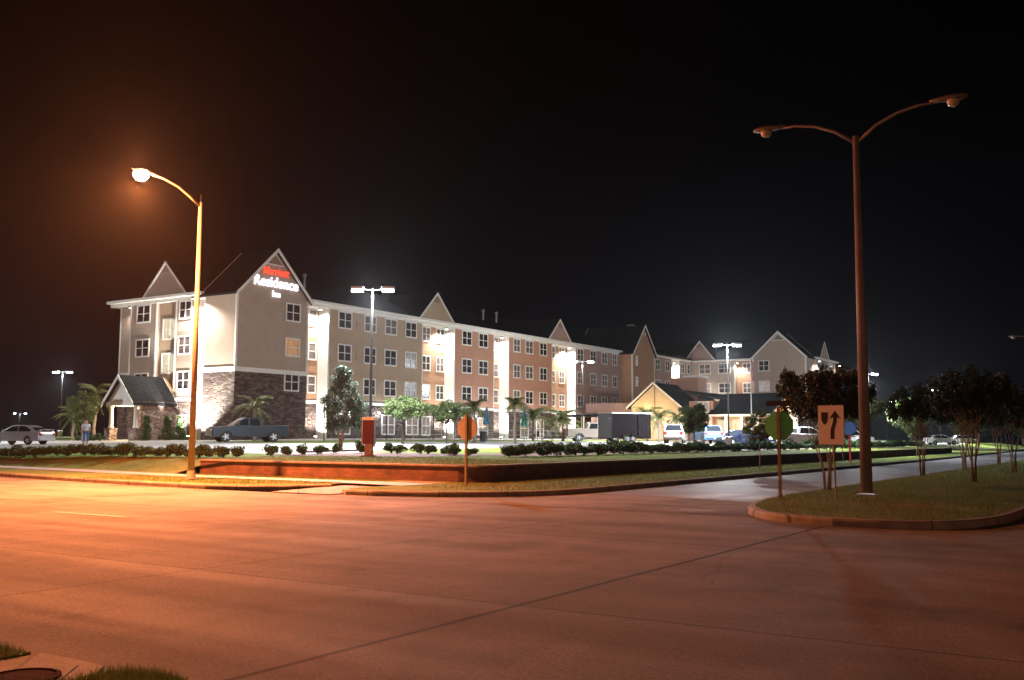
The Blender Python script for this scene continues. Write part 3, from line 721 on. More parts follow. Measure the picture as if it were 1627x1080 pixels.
# under-eave wall lights
LIGHTS = []
def spot(x, y, z, power, color=(1, .95, .84), ang=150, blend=.6, tgt=None, rad=.12):
    l = bpy.data.lights.new('wall_light', 'SPOT'); l.energy = power; l.color = color; l.spot_size = R(ang); l.spot_blend = blend; l.shadow_soft_size = rad
    o = bpy.data.objects.new('wall_light_beam', l); COL.objects.link(o); o.location = (x, y, z)
    d = Vector(tgt) - Vector((x, y, z)) if tgt else Vector((0, 0, -1)); o.rotation_euler = d.to_track_quat('-Z', 'Y').to_euler(); return o
def point(x, y, z, power, color, rad=.15):
    l = bpy.data.lights.new('lamp', 'POINT'); l.energy = power; l.color = color; l.shadow_soft_size = rad
    o = bpy.data.objects.new('lamp_glow', l); COL.objects.link(o); o.location = (x, y, z); return o
WL = 5200
for (x, y, k) in ((-66.35, 68.6, 1.), (-66.35, 88.7, 1.1), (-66.35, 99.9, 1.1), (-66.35, 116.4, 1.3), (-65.1, 148.4, 1.), (-56.5, 153.9, .35),
               (-44.0, 156.3, .3), (-70.6, 57.3, 1.3), (-80.75, 58.3, .10), (-44.0, 168.2, .05)):
    f = MB().box(x - .16, x + .16, y - .16, y + .16, Z_E - .5, Z_E - .36); o = hb(f, 'wall_light', M['dark_metal'])
    hb(MB().box(x - .13, x + .13, y - .13, y + .13, Z_E - .53, Z_E - .5), 'lens', M['wall_lens'], o)
    spot(x, y, Z_E - .62, WL * k)
# assumed ground-level flood lights, added to fill the lower strips
for (x, y, k) in ((-66.0, 68.0, .6), (-66.0, 88.0, .6), (-66.0, 99.3, .5), (-66.0, 115.4, .7), (-69.7, 56.5, 3.8), (-64.6, 147.2, .6), (-56.9, 152.6, .4)):
    f = MB().box(x - .12, x + .12, y - .12, y + .12, 1.4, 1.62); o = hb(f, 'assumed_ground_light', M['dark_metal'])
    hb(MB().box(x - .1, x + .1, y - .1, y + .1, 1.62, 1.65), 'lens', M['wall_lens'], o)
    spot(x, y, 1.74, WL * k, tgt=(x - .5 if x > -70 else x + .3, y + 1.6, 6), ang=120)
# entrance porch
po = MB()
X0, X1, Y0, Y1, ZP, AP = -77.6, -73.4, 53.8, 58.1, 4.6, 6.75
parts(MB().box(-74.0, -73.42, 54.6, 58.08, GZ, ZP).box(-77.2, -76.9, 57, 58.08, GZ, ZP), 'porch_wall', M['stone_pale'], hotel)
gable_roof(X0 + .2, X1 - .2, Y0, Y1 - .3, AP, 'y', zE=ZP, name='porch_roof', ov=.3, extra=0)
hb(MB().prism([(X0 + .1, ZP), (X1 - .1, ZP), ((X0 + X1) / 2, AP - .05)], 'y', Y0 + .15, Y0 + .28), 'porch_gable', M['trim'])
hb(MB().box(X0 + .1, X1 - .1, Y0 + .02, Y0 + .35, ZP - .35, ZP - .01).box(X0 + .05, X0 + .35, Y0 + .35, Y1, ZP - .35, ZP - .01).box(X1 - .35, X1 - .05, Y0 + .35, Y1, ZP - .35, ZP - .01), 'porch_beam', M['trim'])
for x in (X0 + .4, X1 - .4):
    b_ = hb(MB().box(x - .38, x + .38, Y0 + .0, Y0 + .76, GZ, 2.2).box(x - .42, x + .42, Y0 - .04, Y0 + .8, 2.2, 2.3), 'porch_pier', M['stone_pale'])
    hb(MB().lathe([(.24, 2.3), (.24, 2.42), (.19, 2.45), (.16, 4.1), (.22, 4.12), (.22, 4.25)], 14, (x, Y0 + .38, 0)), 'column', M['trim'], b_)
hb(MB().box(-76.6, -74.3, 58.0, 58.09, 1.5, 3.9), 'entrance_door', M['lit_entry'])
hb(MB().lathe([(.02, 4.0), (.14, 4.02), (.12, 4.25), (.02, 4.25)], 10, (-75.5, 55.6, 0)), 'porch_lamp', M['warm_lens'])
point(-75.5, 55.6, 3.75, 1500, (1, .72, .42), .1)

# ------------------------------------------------------------------ lodge in front of the far wing
LO = (-50, 116, 1.3)
lodge = thing('lodge_building', 'low brick and stucco lodge with a warmly lit front gable and dark shingle roofs', 'lodge', LO, world=True)
M['stucco'] = mottled('warm_cream_stucco', (.48, .38, .24), (.56, .45, .30), 1.2, .8)
def lb(mb, n, m, p=None): return mb.build(n, M[m], p or lodge)
# front gable, uneven rakes
gp = [(-56.9, 1.2), (-49.2, 1.2), (-49.2, 4.9), (-53.6, 8.45), (-56.9, 5.7)]
lb(MB().prism(gp, 'y', 116, 131), 'gable_wall', 'stucco')
r = MB(); r.slab([(-57.3, 115.5, 5.55), (-57.3, 131, 5.55), (-53.6, 131, 8.65), (-53.6, 115.5, 8.65)], .2)
r.slab([(-48.2, 115.5, 4.25), (-48.2, 131, 4.25), (-53.6, 131, 8.65), (-53.6, 115.5, 8.65)], .2)
gr_ = lb(r, 'gable_roof', 'roof')
k_ = MB().slab([(-57.4, 115.42, 5.52), (-57.4, 115.48, 5.52), (-53.6, 115.48, 8.72), (-53.6, 115.42, 8.72)], .28)
k_.slab([(-48.1, 115.42, 4.22), (-48.1, 115.48, 4.22), (-53.6, 115.48, 8.72), (-53.6, 115.42, 8.72)], .28); lb(k_, 'rake_board', 'trim', gr_)
lb(MB().box(-53.63, -53.55, 115.9, 115.98, 4.4, 8.3), 'gable_batten', 'brown')
lb(MB().box(-56.9, -49.2, 115.55, 115.98, 3.85, 4.15), 'gable_beam', 'trim')
for x in (-56.4, -54.5, -52.0, -49.9):
    lb(MB().box(x - .2, x + .2, 115.6, 115.97, 1.2, 3.85), 'pilaster', 'trim')
for x in (-55.5, -53.2, -51): lb(MB().box(x - .7, x + .7, 115.93, 115.99, 1.5, 3.6), 'entrance_glass', 'lit_entry')
# chimney block behind the gable
cb_ = lb(MB().box(-54.6, -50.6, 123, 126, 6, 9.6), 'chimney', 'terra'); lb(MB().box(-52.6, -50.3, 122.7, 126.2, 9.6, 9.85), 'chimney_cap', 'trim', cb_)
# middle section with a shed dormer
lb(MB().box(-49.2, -46.0, 116.6, 131, 1.2, 6.2), 'brick_wall', 'terra')
lb(MB().slab([(-50.5, 115.9, 7.7), (-45.4, 115.9, 6.6), (-45.4, 131, 6.6), (-50.5, 131, 7.7)], .22), 'shed_roof', 'roof')
f_ = lb(MB().box(-48.1, -46.5, 116.5, 116.62, 4.75, 6.15), 'window', 'trim'); lb(MB().box(-47.95, -47.37, 116.47, 116.52, 4.88, 6.02).box(-47.23, -46.65, 116.47, 116.52, 4.88, 6.02), 'pane', 'lit_pink', f_)
# right hall
lb(MB().box(-46.0, -38.7, 117.2, 127, 1.2, 4.7), 'hall_wall', 'stucco')
r = MB(); r.slab([(-46.3, 115.3, 4.55), (-38.3, 115.3, 4.55), (-38.3, 121.4, 7.25), (-46.3, 121.4, 7.25)], .2)
r.slab([(-46.3, 127.6, 4.55), (-38.3, 127.6, 4.55), (-38.3, 121.4, 7.25), (-46.3, 121.4, 7.25)], .2); hr = lb(r, 'hall_roof', 'roof')
lb(MB().box(-48, -38.3, 115.18, 115.3, 4.25, 4.5), 'gutter', 'trim', hr)
lb(MB().prism([(115.9, 4.4), (126.9, 4.4), (121.4, 7.0)], 'x', -38.9, -38.6), 'end_gable', 'stucco')
for x in (-47.6, -46, -44, -42, -40, -38.7):
    lb(MB().box(x - .16, x + .16, 115.5, 115.82, 1.2, 4.25), 'porch_post', 'trim')
for x in (-45, -43, -41): 
    f_ = lb(MB().box(x - .7, x + .7, 117.1, 117.22, 1.9, 3.9), 'window', 'trim'); lb(MB().box(x - .6, x - .05, 117.06, 117.12, 2, 3.8).box(x + .05, x + .6, 117.06, 117.12, 2, 3.8), 'pane', 'lit_entry', f_)
# low link building and its canopy
lb(MB().box(-63.9, -56.9, 118, 126, 1.2, 5.0), 'link_wall', 'mauve'); lb(MB().box(-64.5, -56.9, 117.6, 126.3, 4.9, 6.2), 'parapet', 'mauve')
lb(MB().box(-66.0, -60, 113.6, 118, 4.35, 4.6), 'canopy', 'roof')
for x in (-65.3, -63, -60.7): lb(MB().box(x - .15, x + .15, 113.9, 114.2, 1.2, 4.35), 'canopy_post', 'trim')
for x in (-62.5, -59.5): lb(MB().box(x - .6, x + .6, 117.5, 117.62, 1.5, 3.6), 'entrance_glass', 'lit_entry')
point(-53.3, 113.2, 3.7, 900, (1, .62, .28), .2); point(-55.6, 114.6, 4.5, 260, (1, .62, .28), .2); point(-43, 113.9, 3.5, 620, (1, .68, .36), .2)
point(-37.4, 121.0, 4.6, 520, (1, .45, .14), .15); point(-61, 115.0, 3.6, 380, (1, .66, .36), .2)
for x, y, z in ((-53.3, 113.4, 3.95), (-43, 113.9, 3.75), (-61, 115, 3.85)):
    pass

# ------------------------------------------------------------------ lamps
def pk_lamp(loc, h, label, heads=((-.9, 0), (.9, 0)), power=9000, lens='white_lens', group='lit lamps over the parking lots', base=True, rot=0, col=(.90, .95, 1)):
    o = thing('parking_lot_lamp', label, 'street lamp', loc, rot, group)
    if base: MB().lathe([(.32, 0), (.32, .82), (.28, .86)], 14).build('concrete_base', M['walk'], o)
    MB().tube([(0, 0, .86 if base else 0), (0, 0, h)], [.085, .06], 8).build('pole', M['dark_metal'] if lens == 'white_lens' else M['steel'], o)
    for (a, b) in heads:
        L = math.hypot(a, b); ux, uy = a / L, b / L
        MB().tube([(0, 0, h - .12), (a * .6, b * .6, h - .05)], .04, 6).build('arm', M['dark_metal'], o)
        q = MB()
        q.prism([(a - .38, b - .2), (a + .38, b - .2), (a + .38, b + .2), (a - .38, b + .2)], 'z', h - .08, h + .1)
        hd = q.build('lamp_head', M['lamp_housing'], o, bevel=.03)
        MB().prism([(a - .33, b - .16), (a + .33, b - .16), (a + .33, b + .16), (a - .33, b + .16)], 'z', h - .21, h - .085).build('lens', M[lens], hd)
    if power:      # full cut-off heads: most of the light goes down, a little sideways
        spot(loc[0], loc[1], loc[2] + h - .42, power * 2.4, col, 172, .75, rad=.35)
        point(loc[0], loc[1], loc[2] + h - .42, power * .5, col, .3)
    return o
def L_(x, y, ztop): z = gz(x, y); return (x, y, z), ztop - z
vr = R(33)
for x, y, zt, lab, pw, ln, bs in (
        (-38.69, 44.37, 10.4, 'tall lit double head lamp rising behind the red sign in front of the hotel', 17000, 'white_lens', True),
        (-32.35, 85.6, 10.1, 'lit double head lamp on brown base in front of the lodge roof', 30000, 'white_lens', True),
        (-53.1, 96.1, 10.1, 'lit lamp standing before the hotel behind the black trailer', 6500, 'white_lens', False),
        (-120.9, 77.3, 10.1, 'lit double head lamp on concrete base beyond the silver sedan', 9000, 'white_lens', True),
        (-31.0, 132.0, 10.0, 'lit lamp partly hidden by the unlit street lamp pole', 18000, 'white_lens', True),
        (-31.4, 183.3, 10.1, 'distant lit T shaped lamp right of the unlit street lamp', 14000, 'white_lens', True)):
    l_, h_ = L_(x, y, zt); pk_lamp(l_, h_, lab, power=pw, lens=ln, base=bs, rot=vr)
pk_lamp((-85.0, 36.0, gz(-85, 36)), 8.9, 'assumed lit double head lamp, added out of view in the front parking row left of the silver sedan', power=13000, rot=vr)  # assumed lamp out of view, added to brighten the left wing of the hotel
pk_lamp((-49.6, 226.5, 1.0), 8.9, 'tiny distant lit lamp just right of the unlit pole', power=2500, rot=vr, base=False)
pk_lamp((-30.5, 216.2, 1.0), 9.3, 'rightmost distant lit lamp above the dark trees', power=2500, rot=vr, base=False)
pk_lamp((-337.5, 200.2, 0), 9.6, 'far twin lit lamp above the silver sedan roof', ((-1.9, 0), (1.9, 0)), 4000, 'white_lens', base=False, rot=vr)

def cobra(parent, a, b, lit):
    # a: arm tip, b: unit direction outward in plan
    d = Vector((b[0], b[1], 0)); s_ = Vector((-b[1], b[0], 0)); A = Vector(a)
    q = MB(); prof = [(-.1, .06, .05), (.1, .10, .08), (.35, .16, .10), (.6, .15, .09), (.75, .06, .05)]
    vs = []; n = 10
    for t, w, h in prof:
        c0 = A + d * t + Vector((0, 0, .03))
        for j in range(n):
            an = 2 * PI * j / n; vs.append(c0 + s_ * (w * math.cos(an)) + Vector((0, 0, h * math.sin(an) * (1 if math.sin(an) > 0 else .5))))
    fs = [(i * n + j, i * n + (j + 1) % n, (i + 1) * n + (j + 1) % n, (i + 1) * n + j) for i in range(len(prof) - 1) for j in range(n)]
    fs += [tuple(range(n)), tuple((len(prof) - 1) * n + j for j in range(n))]
    h = q.add(vs, fs).build('lamp_head', M['lamp_housing'], parent, smooth=True)
    c0 = A + d * .42
    MB().lathe([(.20, .04), (.25, -.04), (.23, -.15), (.14, -.25), (.04, -.28)] if lit else [(.14, .02), (.15, -.03), (.12, -.11), (.04, -.15)], 14, (c0.x, c0.y, c0.z - .02)).build('glass_bowl', M['sodium_lens'] if lit else M['lamp_glass_off'], h, smooth=True)
    return c0
def sodium(loc, label, lit=True, power=9000, h=9.5, c1=(1, .25, .07)):
    o = thing('street_lamp', label, 'street lamp', loc, 0, None)
    MB().tube([(0, 0, .15), (0, 0, h)], [.115, .065], 12).build('pole', M['post'], o, smooth=True)
    MB().box(-.2, .2, -.2, .2, 0, .05).tube([(0, 0, .05), (0, 0, .3)], [.16, .13], 12).build('base_plate', M['steel'], o)
    MB().tube([(0, 0, h), (0, 0, h + .28)], [.03, .02], 6).build('pole_tip', M['post'], o)
    pts = [(0, 0, h - .15), (0, -.45, h + .12), (0, -.95, h + .36), (0, -1.5, h + .5), (0, -2.0, h + .54)]
    MB().tube(pts, [.045, .042, .038, .035, .033], 8).build('arm', M['post'], o, smooth=True)
    c0 = cobra(o, (0, -2.0, h + .54), (0, -1), lit)
    if lit:
        point(loc[0] + c0.x, loc[1] + c0.y, loc[2] + c0.z - .42, power * .36, c1, .15)
        spot(loc[0] + c0.x, loc[1] + c0.y, loc[2] + c0.z - .42, power * 1.15, c1, 160, .75, tgt=(loc[0] + c0.x, loc[1] + c0.y - .42, loc[2] + c0.z - 1.42), rad=.15)
    if lit:      # added upward spot, there only to strengthen the halo in the haze
        u = bpy.data.lights.new('lamp', 'SPOT'); u.energy = power * 1.1; u.color = (1, .26, .09); u.spot_size = R(165); u.spot_blend = .5; u.shadow_soft_size = .1
        uo = bpy.data.objects.new('added_halo_uplight', u); COL.objects.link(uo); uo.location = (loc[0] + c0.x, loc[1] + c0.y - .2, loc[2] + c0.z + .16); uo.rotation_euler = (PI, 0, 0)
    return o
sodium((-27.39, 22.36, .15), 'tall street lamp with curved arm glowing orange over the left verge', power=36000)
sodium((19.0, -12.0, 0.0), 'assumed street lamp, added out of view on the near side of the main street', power=20000, c1=(1, .36, .19))  # assumed unseen lamp behind the camera, added to light sign, kerb and wall
def twin(loc, label):
    o = thing('street_lamp', label, 'street lamp', loc, 0, 'unlit twin arm lamps on the median')
    h = 9.0 - loc[2]
    MB().tube([(0, 0, .1), (0, 0, h + .1)], [.145, .075], 14).build('pole', M['grey_pole'], o, smooth=True)
    MB().box(-.22, .22, -.22, .22, -.05, .06).build('base_plate', M['steel'], o)
    for sg in (-1, 1):
        pts = [(sg * .05, 0, h - .05), (sg * .5, 0, h + .3), (sg * 1.0, 0, h + .52), (sg * 1.5, 0, h + .62), (sg * 1.85, 0, h + .62)]
        MB().tube(pts, [.045, .04, .036, .033, .03], 8).build('arm', M['grey_pole'], o, smooth=True)
        cobra(o, (sg * 1.85, 0, h + .62), (sg, 0), False)
    return o
twin((-5.95, 24.85, .22), 'tall unlit grey street lamp with two curved arms on the grassy median')
twin((-6.9, 86.5, .22), 'distant unlit street lamp with only one arm tip visible at right edge')

# ------------------------------------------------------------------ signs
def octagon(r, k=PI / 8): return [(r * math.cos(k + i * PI / 4), r * math.sin(k + i * PI / 4)) for i in range(8)]
def stop_back(loc, label, back, zc, ztop, rot=0, postm='post', blades=False, r=.375):
    o = thing('stop_sign', label, 'road sign', loc, rot)
    MB().box(-.035, .035, -.03, .03, -.05, ztop).build('post', M[postm], o)
    MB().prism([(x, z + zc) for x, z in octagon(r)], 'y', .032, .038).build('octagon_plate', M[back], o)
    for dz in (-.16, .16): MB().box(-.10, .10, .0255, .031, zc + dz - .02, zc + dz + .02).build('bracket', M['steel'], o)
    if blades:
        MB().box(-.30, .30, .0, .012, ztop + .01, ztop + .14).build('name_blade', M['dark_metal'], o)
    return o
stop_back((-17.48, 24.41, .15), 'octagonal road sign seen from behind on orange lit post before the brick wall', 'sign_alu', 1.72, 2.14)
stop_back((-7.76, 23.92, .16), 'octagonal road sign with green light painted on its back on an orange lit post on the median nose', 'green_light_back', 1.75, 2.22, blades=True)
ks = thing('keep_right_sign', 'white rectangular road sign with black arrow curving right on leaning post', 'road sign', (-6.33, 23.35, .19), R(-8))
MB().tube([(.06, 0, -.05), (-.0, 0, 2.2)], .022, 8).build('post', M['steel'], ks)
MB().box(-.31, .31, -.035, -.025, 1.27, 2.18).build('sign_plate', M['sign_edge'], ks)
pl = ks.children[-1]
MB().box(-.30, .30, -.041, -.0355, 1.28, 2.17).build('sign_face', M['sign_face'], ks)
a = MB()
def flat(pts, y=-.045): a.prism(pts, 'y', y, y + .0035)
flat([(-.23, 2.02), (-.07, 2.02), (-.07, 1.86), (-.095, 1.78), (-.15, 1.73), (-.205, 1.78), (-.23, 1.86)])
flat([(.10, 2.06), (.235, 1.87), (.15, 1.90), (.05, 1.90), (-.035, 1.87)])
cl = [(.10, 1.92), (.10, 1.82), (.07, 1.72), (.035, 1.62), (.03, 1.52), (.03, 1.40)]
a.prism([(x - .045, z) for x, z in cl] + [(x + .045, z) for x, z in cl[::-1]], 'y', -.045, -.0415)
a.build('arrow_symbol', M['sign_black'], ks)
bs = thing('parking_sign', 'small blue sign on a red post on the far verge', 'sign', (-15.9, 62.6, .15))
MB().box(-.05, .05, -.05, .05, -.05, 1.9).build('post', M['red_post'], bs)
MB().prism([(x, z + 2.1) for x, z in octagon(.42)], 'y', -.08, -.055).build('sign_plate', M['blue_back'], bs)
rs = thing('entrance_sign', 'narrow deep red entrance sign with white cap on a brick pedestal', 'sign', (-30.1, 34.45, gz(-30.1, 34.45)), R(20))
MB().box(-.17, .17, -.12, .12, -.05, .55).build('pedestal', M['cap'], rs)
MB().box(-.27, .27, -.14, .14, .5, 1.58).build('sign_panel', M['monument_red'], rs, bevel=.01)
MB().box(-.29, .29, -.16, .16, 1.58, 1.72).build('cap', M['white_paint'], rs, bevel=.01)
MB().box(-.29, -.27, -.16, .16, .5, 1.58).build('edge_trim', M['white_paint'], rs)
# flagpole
fp = thing('flagpole', 'thin white flagpole with a limp dark red flag before the far wing', 'flagpole', (-38.5, 109.1, gz(-38.5, 109.1)))
MB().tube([(0, 0, 0), (0, 0, 9.6)], [.07, .04], 8).build('pole', M['white_paint'], fp)
fg = MB(); vs = []; 
for i in range(7):
    for j in range(5): vs.append((.05 + .09 * j + .03 * math.sin(i * 1.3 + j * 2), .09 * math.sin(j * 2.2 + i * .4), 9.4 - i * .38 - .09 * j))
fg.add(vs, [(i * 5 + j, i * 5 + j + 1, i * 5 + 6 + j, i * 5 + 5 + j) for i in range(6) for j in range(4)])
fo = fg.build('flag', M['flag_red'], fp, smooth=True); sm = fo.modifiers.new('s', 'SOLIDIFY'); sm.thickness = .01

# ------------------------------------------------------------------ vegetation
def leafmesh(name, clumps, n, size, m, flat=.0, seed=0, aspect=1.7, shell=.55):
    g = np.random.default_rng(seed)
    C = np.array([c[:3] for c in clumps]); Rr = np.array([c[3:6] if len(c) > 4 else (c[3],) * 3 for c in clumps])
    wgt = np.prod(Rr, axis=1) ** (2 / 3); wgt /= wgt.sum()
    k = g.choice(len(C), n, p=wgt)
    d = g.normal(size=(n, 3)); d /= np.linalg.norm(d, axis=1)[:, None]
    rad = shell + (1 - shell) * g.random(n) ** .6
    rad *= 1 + .12 * g.normal(size=n)
    c = C[k] + d * Rr[k] * rad[:, None]
    u = g.normal(size=(n, 3)); u[:, 2] *= (1 - flat); u /= np.linalg.norm(u, axis=1)[:, None]
    w = np.cross(u, g.normal(size=(n, 3))); w /= np.linalg.norm(w, axis=1)[:, None]
    s_ = size * (.6 + .8 * g.random(n))[:, None]
    a, b = u * s_ * aspect * .5, w * s_ * .5
    V = np.stack([c - a, c - b * .8, c + a, c + b * .8], axis=1).reshape(-1, 3)
    me = bpy.data.meshes.new(name); me.vertices.add(4 * n); me.vertices.foreach_set('co', V.ravel())
    me.loops.add(4 * n); me.loops.foreach_set('vertex_index', np.arange(4 * n))
    me.polygons.add(n); me.polygons.foreach_set('loop_start', np.arange(n) * 4); me.polygons.foreach_set('loop_total', np.full(n, 4))
    me.update(); me.validate(); me.materials.append(m); return me
def addmesh(me, name, parent):
    o = bpy.data.objects.new(name, me); COL.objects.link(o); o.parent = parent; return o
def blob_clumps(cx, cy, cz, rx, ry, rz, n, r0, seed):
    g = random.Random(seed); out = []
    for _ in range(n):
        while True:
            x, y, z = (g.uniform(-1, 1) for _ in range(3))
            if x * x + y * y + z * z < 1: break
        r = r0 * g.uniform(.6, 1.25); out.append((cx + x * rx, cy + y * ry, cz + z * rz, r, r, r * g.uniform(.55, .85)))
    return out
def cone_clumps(h, r, n, r0, seed, z0=1.0):
    g = random.Random(seed); out = []
    for i in range(n):
        t = g.random() ** .75; z = z0 + h * (1 - t); w = r * min(1, (t * 1.35) ** .55) * (1 if t < .85 else .8); an = g.uniform(0, 2 * PI); d = w * math.sqrt(g.uniform(.15, 1)); rr = r0 * g.uniform(.6, 1.2)
        out.append((d * math.cos(an), d * math.sin(an), z + g.uniform(-.1, .1), rr, rr, rr * g.uniform(.6, 1.1)))
    return out
def vase_clumps(cz, rx, rz, n, r0, seed):      # upright sprays round a flat topped vase
    g = random.Random(seed); out = []
    for i in range(n):
        an = g.uniform(0, 2 * PI); d = rx * math.sqrt(g.random()); z = cz + rz * g.uniform(-.75, .8) * (1 - .25 * (d / rx) ** 2) + (.12 * g.random()); rr = r0 * g.uniform(.5, 1.1)
        out.append((d * math.cos(an), d * math.sin(an), z, rr * .75, rr * .75, rr * 1.25))
    return out
def tree(name, label, loc, trunk_h, crown, nleaf, size, leaf, bark='dark_bark', stems=1, nc=26, cr=.45, seed=0, group=None, rad=.09, shape=None):
    o = thing(name, label, 'tree', loc, 0, group); g = random.Random(seed)
    cx, cy, cz, rx, ry, rz = crown; q = MB()
    cl = blob_clumps(cx, cy, cz, rx, ry, rz, nc, cr, seed + 5)
    if shape == 'cone': cl = cone_clumps(rz * 2.1, rx, nc, cr, seed + 5, cz - rz)
    if shape == 'vase': cl = vase_clumps(cz, rx, rz, nc, cr, seed + 5)
    for i in range(stems):
        an = 2 * PI * i / max(1, stems) + g.uniform(-.4, .4); sp = .05 * (stems > 1) * (1 + .4 * stems)
        b0 = (sp * .5 * math.cos(an), sp * .5 * math.sin(an), -.08)
        reach = .22 if stems > 1 else .05
        b1 = (reach * rx * math.cos(an) * .35 + g.uniform(-.05, .05), reach * rx * math.sin(an) * .35 + g.uniform(-.05, .05), trunk_h * g.uniform(.4, .6))
        b2 = (reach * rx * math.cos(an) * 1.1, reach * rx * math.sin(an) * 1.1, trunk_h)
        rr = rad * (.75 if stems > 1 else 1) * g.uniform(.8, 1.1)
        q.tube([b0, b1, b2], [rr, rr * .8, rr * .62], 7)
        for _ in range(5 if stems > 1 else 12):
            e = g.choice(cl); t = g.uniform(.0, .6); s0 = (b2[0], b2[1], b2[2] * (1 - .0)) if stems > 1 else (0, 0, trunk_h + t * rz)
            if stems == 1 and t > 0: q.tube([(0, 0, trunk_h), s0], [rr * .6, rr * .4], 5)
            mid = ((s0[0] + e[0]) / 2 + g.uniform(-.1, .1), (s0[1] + e[1]) / 2 + g.uniform(-.1, .1), (s0[2] + e[2]) / 2)
            q.tube([s0, mid, e[:3]], [rr * .42, rr * .28, rr * .1], 5)
    q.build('trunk', M[bark], o, smooth=True)
    addmesh(leafmesh('crown', cl, nleaf, size, M[leaf], seed=seed, shell=.25), 'crown', o)
    return o
# crepe myrtles on the median
m1 = tree('crepe_myrtle', 'large crepe myrtle with wide pale topped crown behind the keep right sign', (-8.0, 28.9, .16), 1.25, (0, 0, 2.62, 1.28, 1.28, .82), 15000, .06, 'leaf_myrtle', 'bark', 6, 130, .24, 21, 'crepe myrtles on the median', .040, 'vase')
m2 = tree('crepe_myrtle', 'multi stemmed crepe myrtle standing right of the unlit street lamp pole', (-7.7, 40.91, .2), 1.5, (0, 0, 2.65, 1.1, 1.1, .72), 10000, .065, 'leaf_dark', 'bark', 5, 95, .24, 33, 'crepe myrtles on the median', .035, 'vase')
for i, (x, y, s_, lab) in enumerate(((-4.95, 34.4, 1.05, 'dark crowned crepe myrtle nearest the right edge of the median'),
                             (-7.5, 49.6, 1., 'crepe myrtle on the street side of the median behind the nearer two'),
                             (-4.96, 45.0, 1.05, 'crepe myrtle at the right edge of the photo on the median'),
                             (-7.4, 60.5, 1., 'smaller looking crepe myrtle farther along the median'),
                             (-7.4, 74.0, 1., 'farthest crepe myrtle making a dark clump down the median'))):
    dup(m2, (x, y, .2), 1.3 * i + .6, lab, s_)
v1 = tree('street_tree', 'slender young tree on the verge left of the green tinted sign', (-16.0, 46.3, .15), 1.2, (0, 0, 1.95, .72, .72, .75), 4200, .06, 'leaf_green', 'bark', 1, 60, .2, 8, 'young trees along the verge', .035)
dup(v1, (-16.2, 84, .15), 1.1, 'young verge tree just past the end of the brick wall', 1.3)
dup(v1, (-17, 112, .15), 2.3, 'farther young verge tree near the end of the lawn', 1.5)
dup(v1, (-17.2, 66, .15), 3.0, 'young verge tree beside the blue sign on red post', 1.1)
# trees of the lot and the hotel garden
def gtree(nm, lab, x, y, th, crown, n, size, leaf, **k): return tree(nm, lab, (x, y, gz(x, y)), th, crown, n, size, leaf, **k)
gtree('ornamental_tree', 'full grey green tree with pale trunk in front of the hotel beside the lamp', -37.2, 40.3, 1.2, (0, 0, 2.8, 1.25, 1.25, 1.6), 13000, .075, 'leaf_grey', bark='palm_bark', nc=110, cr=.3, seed=41, rad=.12, stems=2, shape='cone')
gtree('ornamental_tree', 'leafy tree behind the court fence left of the orange octagonal sign', -42.2, 51.68, 1.4, (0, 0, 2.35, 1.6, 1.6, .75), 9000, .08, 'leaf_green', nc=80, cr=.32, seed=43, rad=.1)
gtree('ornamental_tree', 'second darker leafy tree behind the court fence', -42.9, 57.4, 1.3, (0, 0, 2.3, 1.6, 1.6, .75), 8000, .08, 'leaf_green', nc=76, cr=.32, seed=44, rad=.1)
gtree('ornamental_tree', 'bright green round tree between the parked cars and the lodge', -27.6, 66.2, 1.0, (0, 0, 2.2, 1.05, 1.05, 1.0), 8500, .08, 'leaf_green', nc=80, cr=.26, seed=45, rad=.07)
gtree('ornamental_tree', 'pale lit tree beside the two people near the hotel entrance', -77.5, 51.6, 1.4, (0, 0, 2.9, 1.1, 1.1, 1.5), 8500, .10, 'leaf_green', nc=70, cr=.36, seed=46, rad=.07, bark='bark')
gtree('ornamental_tree', 'broad green tree behind the hedge right of the unlit pole', -25.2, 104, 1.6, (0, 0, 3.9, 2.3, 2.3, 1.4), 9000, .15, 'leaf_green', nc=56, cr=.65, seed=47, rad=.14)
gtree('ornamental_tree', 'tree standing in the lot between unlit pole and distant lamps', -27.0, 137, 2.0, (0, 0, 4.4, 3.2, 3.2, 1.9), 8000, .2, 'leaf_green', nc=50, cr=.85, seed=48, rad=.16)
gtree('ornamental_tree', 'dark bushy tree far back on the right side of the lot', -20.8, 150, 1.8, (0, 0, 4.2, 3.2, 3.2, 1.9), 7000, .22, 'leaf_dark', nc=46, cr=.9, seed=49, rad=.16)
bk = tree('woodland_tree', 'dark tree at the far right edge in the distance', (-12.5, 205, .1), 2.2, (0, 0, 5.0, 3.6, 3.6, 2.4), 6000, .28, 'leaf_dark', nc=46, cr=1.1, seed=50, rad=.2, group='dark trees on the skyline')
for i, (x, y, lab) in enumerate(((-22, 215, 'dark skyline tree behind the rightmost crepe myrtles'), (-33, 240, 'dark skyline tree under the distant T shaped lamp'),
                               (-48, 262, 'dark skyline tree left of the distant lamps'), (-4, 190, 'dark skyline tree beyond the end of the median'))):
    dup(bk, (x, y, 0), i * 1.7, lab, 1 + .12 * (i % 2))
